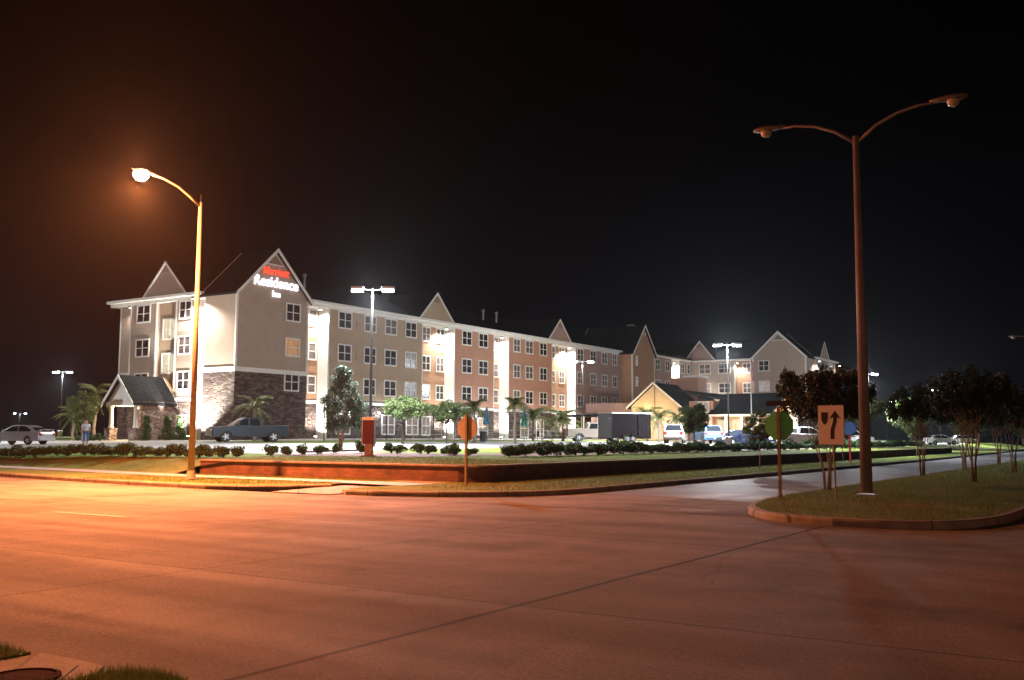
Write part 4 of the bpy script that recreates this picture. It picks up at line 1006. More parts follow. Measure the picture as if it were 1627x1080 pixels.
# palms
def palm_crown(n, L, seed, leafl=.42):
    g = random.Random(seed); q = MB()
    for i in range(n):
        an = 2.399 * i + g.uniform(-.2, .2); el = g.uniform(-.5, 1.25) if i % 4 else 1.3
        d = Vector((math.cos(an), math.sin(an), 0)); pts = []
        for k in range(8):
            t = k / 7; pts.append(d * (L * t * math.cos(el * (1 - .4 * t))) + Vector((0, 0, L * (t * math.sin(el) - .55 * t * t))))
        q.tube(pts, [.018 - .002 * k for k in range(8)], 3)
        for k in range(1, 19):
            t = k / 18; f = t * 7; a0 = int(min(6, f)); p = pts[a0].lerp(pts[a0 + 1], f - a0)
            tan = (pts[a0 + 1] - pts[a0]).normalized(); sd = tan.cross(Vector((0, 0, 1))); sd = sd.normalized() if sd.length > .01 else Vector((1, 0, 0))
            ll = leafl * (1 - .55 * t) * g.uniform(.8, 1.15)
            for sg in (-1, 1):
                tip = p + (sd * sg * .75 + tan * .55 + Vector((0, 0, -.35 - g.uniform(0, .3)))).normalized() * ll
                w = tan * .034
                q.add([p - w, p + w, tip + w * .3, tip - w * .3], [(0, 1, 2, 3)])
    return q
def palm(label, x, y, h, L, seed, nf=26, z=None, r=.13):
    o = thing('palm_tree', label, 'palm tree', (x, y, gz(x, y) if z is None else z), 0, 'palm trees around the hotel')
    zs = [i * h / 8 for i in range(9)]; g = random.Random(seed)
    MB().tube([(.03 * math.sin(i + seed), .03 * math.cos(i * 1.4), zz) for i, zz in enumerate(zs)], [r * (1.25 if i == 0 else (1.15 if i % 2 else .95) * (1 - .03 * i)) for i in range(9)], 9).build('trunk', M['palm_bark'], o, smooth=True)
    cr = palm_crown(nf, L, seed).mesh('crown', M['leaf_palm']); c_ = addmesh(cr, 'crown', o); c_.location = (0, 0, h)
    return o
palm('short palm against the dark stone wall behind the dark pickup', -62.2, 57.0, 2.9, 1.9, 1)
palm('tall thin palm left of the teal umbrella', -40.9, 63.4, 3.1, 1.0, 2, 30, r=.1)
palm('palm above the orange lit octagonal sign', -46.3, 65.8, 2.9, 1.35, 3)
palm('bushy palm right of the teal umbrella', -49.5, 80.0, 2.3, 2.1, 4, 46)
palm('drooping palm beside the sand coloured pickup', -48.5, 83.8, 2.1, 2.3, 5, 50)
palm('palm left of the lodge gable above the black trailer', -46.5, 98.6, 2.8, 2.3, 6, 40)
palm('palm in front of the lodge gable', -43.9, 96.0, 2.6, 1.9, 7, 30)
palm('dark palm right of the lodge gable above the van', -43.0, 98.5, 2.6, 1.4, 8, 26)
palm('tall palm leaning over the left side of the hotel porch', -79.3, 54.0, 4.2, 2.0, 9, 28)
palm('low palm left of the two people', -84.6, 55.4, 2.3, 1.9, 10, 26)
# conical shrubs by the porch
cn = thing('conical_evergreen', 'dense cone shaped evergreen by the porch, nearest the entrance column', 'shrub', (-72.6, 54.4, gz(-72.6, 54.4)), 0, 'conical evergreens by the porch')
MB().tube([(0, 0, -.05), (0, 0, 1.2)], [.05, .02], 6).build('trunk', M['dark_bark'], cn)
cl = []
g_ = random.Random(5)
for i in range(46):
    z = g_.uniform(.2, 2.0); rr = .62 * (1 - z / 2.25); an = g_.uniform(0, 6.3); rd = rr * math.sqrt(g_.random()); cl.append((rd * math.cos(an), rd * math.sin(an), z, .2))
addmesh(leafmesh('crown', cl, 4200, .075, M['leaf_shrub'], seed=4), 'crown', cn)
dup(cn, (-71.9, 56.0, gz(-71.9, 56)), 1, 'dense cone shaped evergreen, middle one of three by the porch', (1.05, 1.05, 1.0))
dup(cn, (-71.35, 56.9, gz(-71.35, 57)), 2, 'dense cone shaped evergreen, farthest right of three by the porch', (1., 1., .95))
# shrubs: three meshes shared by every bush of the hedges
SH = []
for k in range(3):
    cl = blob_clumps(0, 0, .29, .26, .26, .19, 18, .16, 60 + k)
    SH.append(leafmesh('shrub', cl, 1300, .052, M['leaf_shrub'], seed=70 + k, shell=.35))
def shrub(x, y, s_, label, group, z=None):
    o = bpy.data.objects.new('round_shrub', random.choice(SH)); COL.objects.link(o)
    o.location = (x, y, gz(x, y) if z is None else z); o.rotation_euler = (0, 0, random.uniform(0, 6.28)); k_ = random.uniform(.82, 1.18); o.scale = (s_ * k_, s_ * random.uniform(.85, 1.2), s_ * random.uniform(.72, 1.12))
    tag(o, label, 'shrub', group)
random.seed(12)
x = -56.
while x < -33.2:
    shrub(x, 28.6 + random.uniform(-.25, .25) + (x + 33) * -.0, random.uniform(.95, 1.2), 'low round shrub of the hedge left of and behind the orange street lamp', 'hedge shrubs left of the street lamp'); x += random.uniform(.42, .58)
for x, y in ((-33.0, 29.4), (-33.0, 31.3), (-32.9, 32.0), (-32.8, 32.9), (-33.2, 34.6), (-33.0, 35.5), (-32.2, 36.2), (-31.0, 36.9), (-29.9, 36.4), (-29.2, 36.9), (-28.3, 36.7), (-27.5, 36.9), (-26.8, 36.4), (-26.4, 35.9), (-25.6, 36.2)):
    shrub(x, y, random.uniform(.95, 1.15), 'separate round shrub in the mulch bed around the red entrance sign', 'round shrubs around the red entrance sign')
y = 36.2
while y < 124:
    shrub(-24.0 + random.uniform(-.12, .12) + (.35 if y < 50 else .8 if y > 70 else .6), y, random.uniform(1.15, 1.4), 'low round shrub of the long hedge above the brick wall', 'hedge shrubs above the brick wall'); y += random.uniform(.72, .95) if y < 50 else random.uniform(.8, 1.0)
for i in range(7):
    shrub(-78.8 + i * .55, 52.2, 1.1, 'low yellow green shrub in the bed beside the hotel porch', 'low shrubs beside the porch')

# ------------------------------------------------------------------ court fence
cf = thing('court_fence', 'tall dark metal court fence with thin posts and top rail before the hotel', 'fence', (-56, 58, 1.4), world=True)
ys = [57.4, 59.6, 64.9, 67.4, 71.4, 75.6, 80.0, 85, 90.3]
for y in ys: MB().tube([(-54.8, y, 1.2), (-54.8, y, 4.55)], .045, 6).build('post', M['dark_metal'], cf)
for z in (4.5, 4.1): MB().tube([(-54.8, ys[0], z), (-54.8, ys[-1], z)], .028, 5).build('rail', M['dark_metal'], cf)
MB().tube([(-54.8, ys[0], 2.4), (-54.8, ys[-1], 2.4)], .02, 5).build('rail', M['dark_metal'], cf)
w_ = MB(); y = ys[0]
while y < ys[-1]:
    w_.add([(-54.8, y, 1.35), (-54.8, y + .012, 1.35), (-54.8, y + .012, 2.4), (-54.8, y, 2.4)], [(0, 1, 2, 3)]); y += .22
w_.build('pickets', M['dark_metal'], cf)
# low railing round the patio
lf = thing('patio_railing', 'low pale metal railing round the hotel patio', 'railing', (-52.5, 76, 1.4), world=True)
for i in range(17):
    y = 66 + i * 2; MB().tube([(-52.8, y, 1.1), (-52.8, y, 2.3)], .03, 5).build('post', M['steel'], lf)
for z in (2.3, 1.85): MB().tube([(-52.8, 66, z), (-52.8, 98, z)], .022, 5).build('rail', M['steel'], lf)
# closed umbrellas with tables
def umbrella(x, y, label, m, h=2.4, group='closed patio umbrellas'):
    z = gz(x, y); o = thing('patio_umbrella', label, 'umbrella', (x, y, z), 0, group)
    MB().tube([(0, 0, 0), (0, 0, h + .12)], .025, 6).lathe([(.24, 0), (.24, .06), (.04, .1)], 12).build('pole', M['steel'], o)
    q = MB(); prof = [(.05, h + .1), (.13, h - .3), (.22, h - .9), (.30, h - 1.45), (.27, h - 1.5)]; n = 16; vs = []
    for r_, zz in prof:
        for j in range(n): rr = r_ * (1.18 if j % 2 else .72); vs.append((rr * math.cos(2 * PI * j / n), rr * math.sin(2 * PI * j / n), zz))
    q.add(vs, [(i * n + j, i * n + (j + 1) % n, (i + 1) * n + (j + 1) % n, (i + 1) * n + j) for i in range(4) for j in range(n)] + [tuple(range(n)), tuple(4 * n + j for j in range(n))])
    q.build('canopy', m, o); return o
umbrella(-50.2, 79.5, 'closed teal patio umbrella right of the tall thin palm', M['teal'], 2.9)
umbrella(-54.9, 80.0, 'closed blue patio umbrella beside the lit recess', M['sky_canvas'], 3.0)
umbrella(-52.8, 74.2, 'closed teal patio umbrella half hidden by the orange octagonal sign', M['teal'], 2.5)
def table(x, y, lab):
    o = thing('patio_table', lab, 'table', (x, y, gz(x, y)), 0, 'patio tables')
    MB().lathe([(.55, .70), (.55, .74)], 20).build('table_top', M['white_paint'], o)
    MB().tube([(0, 0, 0), (0, 0, .7)], .04, 8).lathe([(.25, 0), (.25, .03)], 12).build('pedestal', M['dark_metal'], o)
def chair(x, y, rot, lab):
    o = thing('patio_chair', lab, 'chair', (x, y, gz(x, y)), rot, 'patio chairs')
    MB().box(-.24, .24, -.24, .24, .42, .46).build('seat', M['dark_metal'], o)
    MB().box(-.24, .24, .22, .26, .46, .95).build('backrest', M['dark_metal'], o)
    for a_ in (-.2, .2):
        for b_ in (-.2, .2): MB().tube([(a_, b_, 0), (a_, b_, .43)], .018, 5).build('leg', M['dark_metal'], o)
table(-49.2, 80.2, 'round patio table by the closed teal umbrella'); chair(-48.3, 79.3, 2.6, 'dark patio chair left of the table by the teal umbrella'); chair(-48.4, 81.3, 1.2, 'dark patio chair right of the table by the teal umbrella')
table(-53.7, 78.4, 'round patio table by the closed blue umbrella'); chair(-52.9, 77.4, 2.6, 'dark patio chair at the table by the blue umbrella')
def bin_(x, y, lab):
    o = thing('litter_bin', lab, 'bin', (x, y, gz(x, y)))
    MB().lathe([(.27, 0), (.30, .85)], 14).build('drum', M['dark_metal'], o); MB().lathe([(.32, .85), (.32, .92), (.12, 1.02)], 14).build('lid', M['steel'], o)
bin_(-46.85, 67.85, 'dark round litter bin on the lawn under the palm'); bin_(-56.2, 64.6, 'dark litter bin behind the court fence')
# pool light patch: low lit wall lanterns on the patio wall
for y in (72.5, 76.8, 80.6, 93.8, 106.2):
    f = MB().box(-66, -65.88, y - .12, y + .12, 3.9, 4.2); o = hb(f, 'patio_light', M['dark_metal']); hb(MB().box(-65.9, -65.84, y - .09, y + .09, 3.93, 4.12), 'lens', M['wall_lens'], o)
    point(-65.55, y, 3.95, 160, (.9, .95, 1), .1)

# ------------------------------------------------------------------ vehicles
def arch(xc, r, z0, n=7):
    return [(xc + r * math.cos(PI * i / n), z0 + r * math.sin(PI * i / n) * 1.02) for i in range(n + 1)]
def wheelset(o, xs, W, r, rimm='rim'):
    for x in xs:
        for sg in (-1, 1):
            y = sg * (W / 2 - .13)
            prof = [(r * .60, -.10), (r * .93, -.11), (r, -.07), (r, .07), (r * .93, .11), (r * .60, .10)]
            w = MB().lathe(prof, 22, (x, y, r), axis='y').build('wheel', M['rubber'], o, smooth=False)
            q = MB().lathe([(r * .60, -.07), (r * .60, .07)], 18, (x, y, r), axis='y')
            yo = y + sg * .105
            for k in range(5):
                a0 = 2 * PI * k / 5; c_, s_ = math.cos(a0), math.sin(a0)
                q.add([(x - s_ * .05 + c_ * .03, yo, r + c_ * .05 + s_ * .03), (x + s_ * .05 + c_ * .03, yo, r - c_ * .05 + s_ * .03), (x + s_ * .04 + c_ * r * .6, yo, r - c_ * .04 + s_ * r * .6), (x - s_ * .04 + c_ * r * .6, yo, r + c_ * .04 + s_ * r * .6)], [(0, 1, 2, 3)])
            q.lathe([(r * .12, -.02), (r * .1, .02)], 8, (x, yo, r), axis='y')
            q.build('rim', M[rimm], w)
def shell(pts, W, inset=.09, f=.93, zref=None):
    m = MB(); n = len(pts); cx = sum(p[0] for p in pts) / n; cz = sum(p[1] for p in pts) / n
    lay = []
    for y, k in ((-W / 2, f), (-W / 2 + inset, 1), (W / 2 - inset, 1), (W / 2, f)):
        lay += [(cx + (p[0] - cx) * (1 - (1 - k) * .35), y, cz + (p[1] - cz) * k if p[1] > cz else p[1]) for p in pts]
    fs = [tuple(range(n))[::-1], tuple(range(3 * n, 4 * n))]
    for l in range(3): fs += [(l * n + i, l * n + (i + 1) % n, (l + 1) * n + (i + 1) % n, (l + 1) * n + i) for i in range(n)]
    return m.add(lay, fs)
def cabin(pts, W, zb, zt, tuck=.2, m=None):
    # pts: roof profile polygon; width shrinks with height
    m = m or MB(); n = len(pts)
    def yy(z): return W / 2 - .05 - tuck * max(0, (z - zb)) / (zt - zb)
    vs = [(p[0], -yy(p[1]), p[1]) for p in pts] + [(p[0], yy(p[1]), p[1]) for p in pts]
    return m.add(vs, [tuple(range(n))[::-1], tuple(range(n, 2 * n))] + [(i, (i + 1) % n, n + (i + 1) % n, n + i) for i in range(n)]), yy
KIND = {
 'sedan': dict(L=4.6, W=1.78, r=.32, wx=(1.38, -1.30), body=[(2.28, .30), (2.30, .55), (2.22, .70), (1.0, .88), (.85, .92), (-1.5, .95), (-2.2, .93), (-2.30, .80), (-2.28, .35)],
               cab=[(1.05, .88), (.25, 1.36), (-.15, 1.43), (-.9, 1.41), (-1.35, 1.27), (-2.0, .95)], win=[[(.78, .95), (.22, 1.30), (-.35, 1.36), (-.38, .95)], [(-.46, .95), (-.44, 1.36), (-.95, 1.34), (-1.45, 1.12), (-1.5, .97)]], zt=1.43, zb=.9),
 'suv': dict(L=4.8, W=1.88, r=.37, wx=(1.45, -1.42), body=[(2.38, .40), (2.40, .75), (2.30, .98), (1.15, 1.10), (-2.3, 1.12), (-2.40, .9), (-2.38, .42)],
               cab=[(1.2, 1.08), (.55, 1.68), (.2, 1.78), (-2.0, 1.78), (-2.32, 1.1)], win=[[(.95, 1.15), (.5, 1.62), (-.15, 1.68), (-.15, 1.15)], [(-.24, 1.15), (-.24, 1.68), (-1.1, 1.68), (-1.1, 1.15)], [(-1.2, 1.15), (-1.2, 1.68), (-1.92, 1.66), (-2.15, 1.15)]], zt=1.78, zb=1.1),
 'pickup': dict(L=5.8, W=1.98, r=.40, wx=(1.85, -1.75), body=[(2.85, .45), (2.90, .78), (2.82, 1.08), (1.55, 1.18), (1.2, 1.20), (-.85, 1.22), (-.9, 1.26), (-2.88, 1.26), (-2.90, .55)],
               cab=[(1.35, 1.18), (.62, 1.72), (.35, 1.84), (-.55, 1.84), (-.85, 1.78), (-.95, 1.2)], win=[[(1.1, 1.24), (.6, 1.66), (.18, 1.74), (.18, 1.24)], [(.08, 1.24), (.08, 1.74), (-.58, 1.74), (-.75, 1.24)]], zt=1.84, zb=1.2)}
def car(kind, color, label, x, y, heading, cat='car', z=None, group=None, name=None, lit=False):
    K = KIND[kind]; W = K['W']; r = K['r']
    o = thing(name or {'sedan': 'parked_car', 'suv': 'parked_car', 'pickup': 'pickup_truck'}[kind], label, cat, (x, y, (gz(x, y) if z is None else z) + .02), heading, group)
    b = K['body']; bottom = []
    zb_ = b[0][1] - .03
    pts = list(b)
    tail = []
    for xc in sorted(K['wx']):
        a_ = arch(xc, r * 1.16, r * .9)[::-1]
        tail += [(a_[0][0], zb_)] + a_ + [(a_[-1][0], zb_)]
    poly = pts + tail
    shell(poly, W).build('body', P[color], o)
    cb, yy = cabin(K['cab'], W, K['zb'], K['zt']); cb.build('cabin', P[color], o, bevel=.03)
    g = MB()
    for wv in K['win']:
        for sg in (-1, 1):
            vs = [(p[0], sg * (yy(p[1]) + .012), p[1]) for p in wv]; g.add(vs, [tuple(range(len(vs)))])
    parts(g, 'side_window', M['car_glass'], o)
    c = K['cab']
    def pane(p, q, nm, lo=.1, hi=.9):
        a_ = (p[0] + (q[0] - p[0]) * lo, p[1] + (q[1] - p[1]) * lo); b_ = (p[0] + (q[0] - p[0]) * hi, p[1] + (q[1] - p[1]) * hi)
        dx, dz = (b_[0] - a_[0]), (b_[1] - a_[1]); L = math.hypot(dx, dz); nx, nz = (dz / L, -dx / L)
        if nz < 0 and abs(nz) > .05: nx, nz = -nx, -nz
        if nm == 'windscreen': sgx = 1
        else: sgx = -1
        if nx * sgx < 0: nx, nz = -nx, -nz
        e = .015
        vs = [(a_[0] + nx * e, -yy(a_[1]) + .1, a_[1] + nz * e), (a_[0] + nx * e, yy(a_[1]) - .1, a_[1] + nz * e), (b_[0] + nx * e, yy(b_[1]) - .1, b_[1] + nz * e), (b_[0] + nx * e, -yy(b_[1]) + .1, b_[1] + nz * e)]
        MB().add(vs, [(0, 1, 2, 3)]).build(nm, M['car_glass'], o)
    pane(c[0], c[1], 'windscreen'); pane(c[-1], c[-2], 'rear_window', .15, .9)
    wheelset(o, K['wx'], W, r)
    xf = K['L'] / 2; zh = .62 if kind == 'sedan' else .86
    for sg in (-1, 1):
        MB().box(xf - .16, xf - .0, sg * (W / 2 - .42), sg * (W / 2 - .09), zh - .08, zh + .10).build('headlight', M['head_glass'], o, bevel=.02)
        MB().box(-xf - .015, -xf + .14, sg * (W / 2 - .34) if kind != 'pickup' else sg * (W / 2 - .16), sg * (W / 2 - .05), zh + .02, zh + .24).build('tail_light', M['tail_glass'], o, bevel=.02)
        MB().box(c[0][0] - .45, c[0][0] - .3, sg * (W / 2 - .02), sg * (W / 2 + .16), c[0][1] + .05, c[0][1] + .2).build('wing_mirror', M['chrome'] if kind == 'pickup' else P[color], o, bevel=.02)
    MB().box(xf - .04, xf + .05, -W / 2 + .08, W / 2 - .08, zh - .36, zh - .18).build('front_bumper', M['chrome'] if kind == 'pickup' else P[color], o, bevel=.03)
    MB().box(xf - .03, xf + .02, -W / 2 + .45, W / 2 - .45, zh - .12, zh + .1).build('grille', M['chrome'] if kind == 'pickup' else M['dark_metal'], o)
    MB().box(-xf - .05, -xf + .04, -W / 2 + .08, W / 2 - .08, zh - .32, zh - .12).build('rear_bumper', M['chrome'] if kind == 'pickup' else P[color], o, bevel=.03)
    if kind == 'pickup':
        MB().box(-2.78, -1.0, -W / 2 + .14, W / 2 - .14, 1.262, 1.272).build('bed_liner', M['rubber'], o)
    if kind == 'sedan' and color == 'silver':
        MB().box(-2.28, -2.05, -.72, .72, 1.08, 1.11).box(-2.2, -2.14, -.66, -.6, .93, 1.08).box(-2.2, -2.14, .6, .66, .93, 1.08).build('spoiler', P[color], o)
    return o
yawr = R(33)
def head_cam(cxx, cyy):           # a heading given in view-aligned plan directions, turned into a world angle
    return math.atan2(cxx * math.sin(yawr) + cyy * math.cos(yawr), cxx * math.cos(yawr) - cyy * math.sin(yawr))
car('sedan', 'silver', 'silver sedan with rear spoiler at the left edge', -69.9, 41.6, head_cam(-1, .25))
car('pickup', 'slate', 'dark slate blue pickup truck parked in front of the stone walled tower', -57.7, 52.2, head_cam(-.86, -.51), 'pickup truck')
car('pickup', 'sand', 'sand coloured pickup truck left of the black trailer', -45.6, 85.0, head_cam(1, .12), 'pickup truck')
car('suv', 'grey', 'pale grey van seen from behind, right of the black trailer', -38.6, 88.0, head_cam(.22, .97), 'van')
car('suv', 'blue', 'bright blue car parked right of the pale grey van', -37.2, 92.5, head_cam(-.1, 1))
car('sedan', 'ice', 'ice blue car beside the lot tree trunk', -34.2, 93.5, head_cam(.3, -.9))
car('sedan', 'black', 'black car between the lot tree and the lamp base', -31.9, 95.5, head_cam(-.5, -.8))
car('sedan', 'navy', 'navy blue sedan left of the brown lamp base', -33.0, 90.0, head_cam(-.9, -.4))
car('sedan', 'navy', 'navy blue sedan right of the brown lamp base', -29.5, 91.6, head_cam(-.95, -.2))
car('sedan', 'ice', 'pale car behind the slender verge tree', -28.0, 95.0, head_cam(-.9, -.3))
car('pickup', 'white', 'white pickup behind the green tinted octagonal sign', -26.6, 89.0, head_cam(1, .1), 'pickup truck')
car('sedan', 'silver', 'silver car behind the keep right sign', -26.3, 97.0, head_cam(-.9, .3))
car('suv', 'white', 'white car right of the blue sign behind the unlit pole', -27.5, 108.0, head_cam(1, .1))
car('sedan', 'navy', 'dark car left of the unlit pole by the hedge', -26.5, 101.8, head_cam(1, .1))
car('sedan', 'white', 'distant white car among the dark trees on the right', -25.5, 150.0, head_cam(1, 0))
car('sedan', 'white', 'second distant white car farther right among the trees', -27.0, 178.0, head_cam(1, 0))
car('suv', 'red', 'dark red vehicle far down the side street', -10.6, 135.0, PI / 2, z=.0)
# enclosed trailer
ta = math.atan2(.92, .40)
tx, ty = -40.4, 80.9
tr = thing('cargo_trailer', 'black enclosed cargo trailer with pale roof edge in the lot', 'trailer', (tx, ty, gz(tx, ty) + .02), head_cam(.86, .50))
MB().box(-2.15, 2.15, -1.05, 1.05, .42, 2.62).build('trailer_body', M['trailer'], tr)
MB().box(-2.19, 2.19, -1.09, 1.09, 2.62, 2.72).build('roof', M['white_paint'], tr, bevel=.02)
MB().box(-2.185, -2.152, -1.0, 1.0, .45, 2.58).build('front_panel', M['trailer_front'], tr)
q = MB()
for xx in (-2.16, 2.10): q.box(xx, xx + .06, -1.085, -1.052, .42, 2.62)
q.box(-2.1, 2.1, -1.08, -1.052, .40, .50)
q.build('edge_trim', M['chrome'], tr)
d_ = MB().box(.75, 1.65, -1.085, -1.052, .55, 2.45).build('side_door', M['trailer'], tr)
q = MB()
for xx in (.72, 1.62): q.box(xx, xx + .05, -1.10, -1.053, .5, 2.5)
q.box(.77, 1.62, -1.10, -1.053, 2.45, 2.5); q.build('door_frame', M['chrome'], d_)
MB().box(.80, .98, -1.12, -1.09, 1.35, 1.45).build('handle', M['chrome'], d_)
for xx in (-.35, .35):
    w = MB().lathe([(.2, -.1), (.33, -.1), (.35, 0), (.33, .1), (.2, .1)], 18, (xx - .3, -1.16, .35), axis='y').build('wheel', M['rubber'], tr); MB().lathe([(.2, -.09), (.2, .09)], 14, (xx - .3, -1.17, .35), axis='y').build('rim', M['rim'], w)
MB().prism([(-1.15, .5), (-1.05, .72), (-.85, .80), (.25, .80), (.45, .72), (.55, .5), (.47, .5), (.2, .72), (-.8, .72), (-1.07, .5)], 'y', -1.32, -1.053).build('fender', M['chrome'], tr)
MB().box(-2.215, -2.187, -.9, -.7, 2.1, 2.25).build('marker_light', M['head_glass'], tr)
MB().tube([(-2.1, -.5, .42), (-3.2, 0, .45), (-2.1, .5, .42)], .05, 6).build('drawbar', M['dark_metal'], tr)

# ------------------------------------------------------------------ people
def skin_obj(name, verts, edges, rad, m, parent, sub=1):
    me = bpy.data.meshes.new(name); me.from_pydata(verts, edges, []); me.materials.append(m)
    o = bpy.data.objects.new(name, me); COL.objects.link(o); o.parent = parent
    sk = o.modifiers.new('skin', 'SKIN'); sk.use_smooth_shade = True
    if not me.skin_vertices: 
        bpy.context.view_layer.objects.active = o
    for i, rr in enumerate(rad):
        sv_ = me.skin_vertices[0].data[i]; sv_.radius = rr if isinstance(rr, tuple) else (rr, rr); sv_.use_root = (i == 0)
    s2 = o.modifiers.new('sub', 'SUBSURF'); s2.levels = s2.render_levels = sub
    return o
def person(label, x, y, rot, shirt, legs, hair=True, h=1.0, shorts=False):
    o = thing('person', label, 'person', (x, y, gz(x, y) + .02), rot); o.scale = (h,) * 3
    V = [(0, 0, .95), (0, 0, 1.12), (0, 0, 1.38), (0, 0, 1.50), (0, .02, 1.60), (0, .02, 1.74),
         (.10, 0, .88), (.12, .05, .50), (.11, 0, .09), (.11, .14, .03), (-.10, 0, .88), (-.13, -.08, .50), (-.12, -.12, .09), (-.12, .02, .03),
         (.19, 0, 1.40), (.25, -.03, 1.13), (.24, .08, .90), (.24, .10, .80), (-.19, 0, 1.40), (-.25, -.02, 1.13), (-.24, .07, .90), (-.24, .09, .80)]
    E_ = [(0, 1), (1, 2), (2, 3), (3, 4), (4, 5), (0, 6), (6, 7), (7, 8), (8, 9), (0, 10), (10, 11), (11, 12), (12, 13), (2, 14), (14, 15), (15, 16), (16, 17), (2, 18), (18, 19), (19, 20), (20, 21)]
    Rr = [(.15, .11), (.14, .10), (.17, .11), .055, .085, .08, .085, .06, .04, .035, .085, .06, .04, .035, .055, .042, .032, .035, .055, .042, .032, .035]
    skin_obj('body', V, E_, Rr, M['skin'], o)
    skin_obj('shirt', [(0, 0, .92), (0, 0, 1.14), (0, 0, 1.40), (.19, 0, 1.41), (.235, -.015, 1.22), (-.19, 0, 1.41), (-.235, -.01, 1.22)], [(0, 1), (1, 2), (2, 3), (3, 4), (2, 5), (5, 6)], [(.175, .135), (.165, .125), (.185, .125), .078, .07, .078, .07], shirt, o)
    z1 = .55 if shorts else .13
    def pl_(a_, b_, t): return tuple(a_[i] + (b_[i] - a_[i]) * t for i in range(3))
    skin_obj('trousers', [(0, 0, .95), (.10, 0, .87), (.12, .05, .50), pl_((.12, .05, .50), (.11, 0, .09), .8), (-.10, 0, .87), (-.13, -.08, .50), pl_((-.13, -.08, .50), (-.12, -.12, .09), .8)][: 7], [(0, 1), (1, 2), (2, 3), (0, 4), (4, 5), (5, 6)], [(.165, .125), .11, .085, .07, .11, .085, .07], legs, o)
    skin_obj('hair', [(0, -.01, 1.68), (0, -.005, 1.78)], [(0, 1)], [.095, .085], M['hair'], o)
    return o
person('person in pale blue shirt and blue jeans walking to the hotel entrance', -64.75, 43.45, R(60), M['shirt_ice'], M['denim'], h=1.0)
person('person in white shirt and pale trousers walking beside the one in jeans', -65.5, 43.85, R(60), M['shirt_white'], M['pale_trousers'], h=.98)

# ------------------------------------------------------------------ grass blades (stuff)
def blades(areas):
    V = []
    for (xy, zf, hgt, wid) in areas:
        n = len(xy); x, y = xy[:, 0], xy[:, 1]; z = np.array([zf(a, b) for a, b in xy])
        an = rng.random(n) * 2 * PI; h = hgt * (.5 + .9 * rng.random(n)); w = wid * (.7 + .6 * rng.random(n))
        lx, ly = (rng.normal(size=n) * .35 * h), (rng.normal(size=n) * .35 * h)
        a = np.stack([x - w * np.cos(an), y - w * np.sin(an), z - .01], 1); b = np.stack([x + w * np.cos(an), y + w * np.sin(an), z - .01], 1); c_ = np.stack([x + lx, y + ly, z + h], 1)
        V.append(np.stack([a, b, c_], 1).reshape(-1, 3))
    V = np.concatenate(V); n = len(V) // 3
    me = bpy.data.meshes.new('grass'); me.vertices.add(3 * n); me.vertices.foreach_set('co', V.ravel())
    me.loops.add(3 * n); me.loops.foreach_set('vertex_index', np.arange(3 * n)); me.polygons.add(n)
    me.polygons.foreach_set('loop_start', np.arange(n) * 3); me.polygons.foreach_set('loop_total', np.full(n, 3)); me.update(); me.validate()
    me.materials.append(M['blade']); o = bpy.data.objects.new('grass', me); COL.objects.link(o); o['kind'] = 'stuff'; return o
def rect(x0, x1, y0, y1, n): return np.stack([x0 + (x1 - x0) * rng.random(n), y0 + (y1 - y0) * rng.random(n)], 1)
A = []
q = rect(-8.1, -2.6, 18.9, 40, 30000); hb_ = np.array([bounds(v) for v in q[:, 1]]); q = q[(q[:, 0] > hb_[:, 0] + .05) & (q[:, 0] < hb_[:, 1] - .05)]
A.append((q, med_z, .06, .006))
q = rect(-8.1, -2.6, 40, 70, 9000); A.append((q, med_z, .07, .010))
q = rect(-31.5, -21.6, 20.9, 26.2, 12000); q = q[(np.abs(q[:, 1] - 24.33) > .66)]; q = q[~((q[:, 0] > -23.2) & (q[:, 1] < 22.9 - (-21.5 - q[:, 0]) * .9))]
A.append((q, lambda a, b: .148, .055, .007))
q = rect(-18.2, -14.2, 22.5, 60, 16000); q = q[(q[:, 1] > 26) | ((q[:, 0] + 18.2) ** 2 + (q[:, 1] - 25.2) ** 2 < 16)]
A.append((q, lambda a, b: .15, .055, .009))
q = rect(-18.0, -6.0, 26.5, 27, 10); 
q = rect(-31.5, -18.7, 26.7, 33, 9000); A.append((q, gz, .055, .010))
q = rect(-7.9, -7.5, 4.0, 4.42, 0)
q = rect(-8.0, -6.94, 3.7, 4.27, 2600); A.append((q, lambda a, b: .045, .05, .003))
q = rect(-5.74, -4.75, 3.3, 4.26, 6000); q = q[((q[:, 0] < -5.0) | (q[:, 1] < 4.2 - (q[:, 0] + 5.0) * 1.2)) & (q[:, 1] < 4.26 - .9 * (q[:, 0] + 5.4) ** 2)]; A.append((q, lambda a, b: .09, .05, .003))
blades(A)

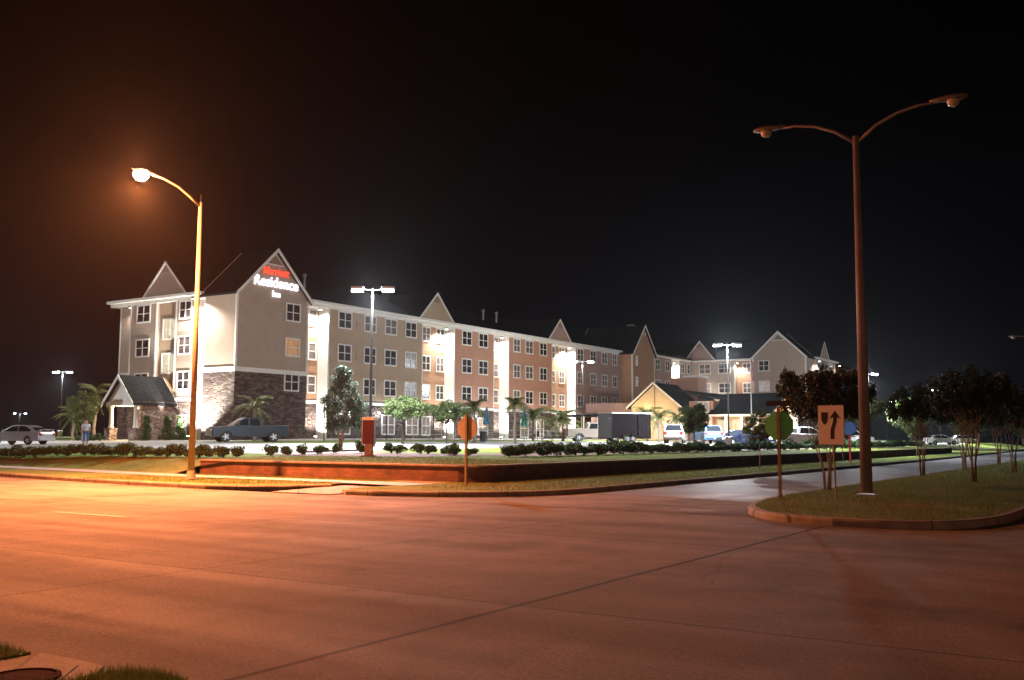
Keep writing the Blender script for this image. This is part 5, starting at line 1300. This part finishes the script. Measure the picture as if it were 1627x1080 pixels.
# ------------------------------------------------------------------ haze, sky, camera
hz = MB().box(-420, 60, -40, 330, -1.3, 20.6).build('haze', [mat('haze_air')]); hz['kind'] = 'stuff'
hm = hz.data.materials[0]; nt = hm.node_tree; nt.nodes.clear()
out = nt.nodes.new('ShaderNodeOutputMaterial'); pv = nt.nodes.new('ShaderNodeVolumePrincipled')
pv.inputs['Color'].default_value = (.75, .77, .82, 1); pv.inputs['Density'].default_value = .00015; pv.inputs['Anisotropy'].default_value = .72
nt.links.new(pv.outputs[0], out.inputs['Volume'])
hz.visible_shadow = True
w = bpy.data.worlds.new('World'); sc.world = w; w.use_nodes = True
nt = w.node_tree; bg = nt.nodes['Background']
tc = nt.nodes.new('ShaderNodeTexCoord'); sp = nt.nodes.new('ShaderNodeSeparateXYZ'); cr_ = nt.nodes.new('ShaderNodeValToRGB')
nt.links.new(tc.outputs['Generated'], sp.inputs[0]); nt.links.new(sp.outputs['Z'], cr_.inputs['Fac'])
cr_.color_ramp.elements[0].position = 0; cr_.color_ramp.elements[0].color = (.0008, .0008, .0022, 1)
cr_.color_ramp.elements[1].position = .35; cr_.color_ramp.elements[1].color = (.0001, .00005, .0001, 1)
nt.links.new(cr_.outputs['Color'], bg.inputs['Color']); bg.inputs['Strength'].default_value = 1.

cam = bpy.data.cameras.new('camera'); co = bpy.data.objects.new('camera', cam); COL.objects.link(co)
cam.sensor_width = 36; cam.lens = 36 * 1575 / 1627; cam.clip_end = 3000; cam.clip_start = .05
Mx = Matrix.Rotation(R(33), 4, 'Z') @ Matrix.Rotation(R(90) + math.atan(155 / 1575), 4, 'X') @ Matrix.Rotation(R(.2), 4, 'Z')
Mx.translation = (0, 0, 1.6); co.matrix_world = Mx; sc.camera = co
sc.view_settings.view_transform = 'Standard'; sc.view_settings.look = 'None'; sc.view_settings.exposure = 0; sc.view_settings.gamma = 1
cy = sc.cycles; cy.use_denoising = True; cy.max_bounces = 5; cy.diffuse_bounces = 2; cy.glossy_bounces = 2; cy.transmission_bounces = 2; cy.volume_bounces = 0
cy.transparent_max_bounces = 4; cy.sample_clamp_indirect = 2.; cy.sample_clamp_direct = 0; cy.caustics_reflective = False; cy.caustics_refractive = False
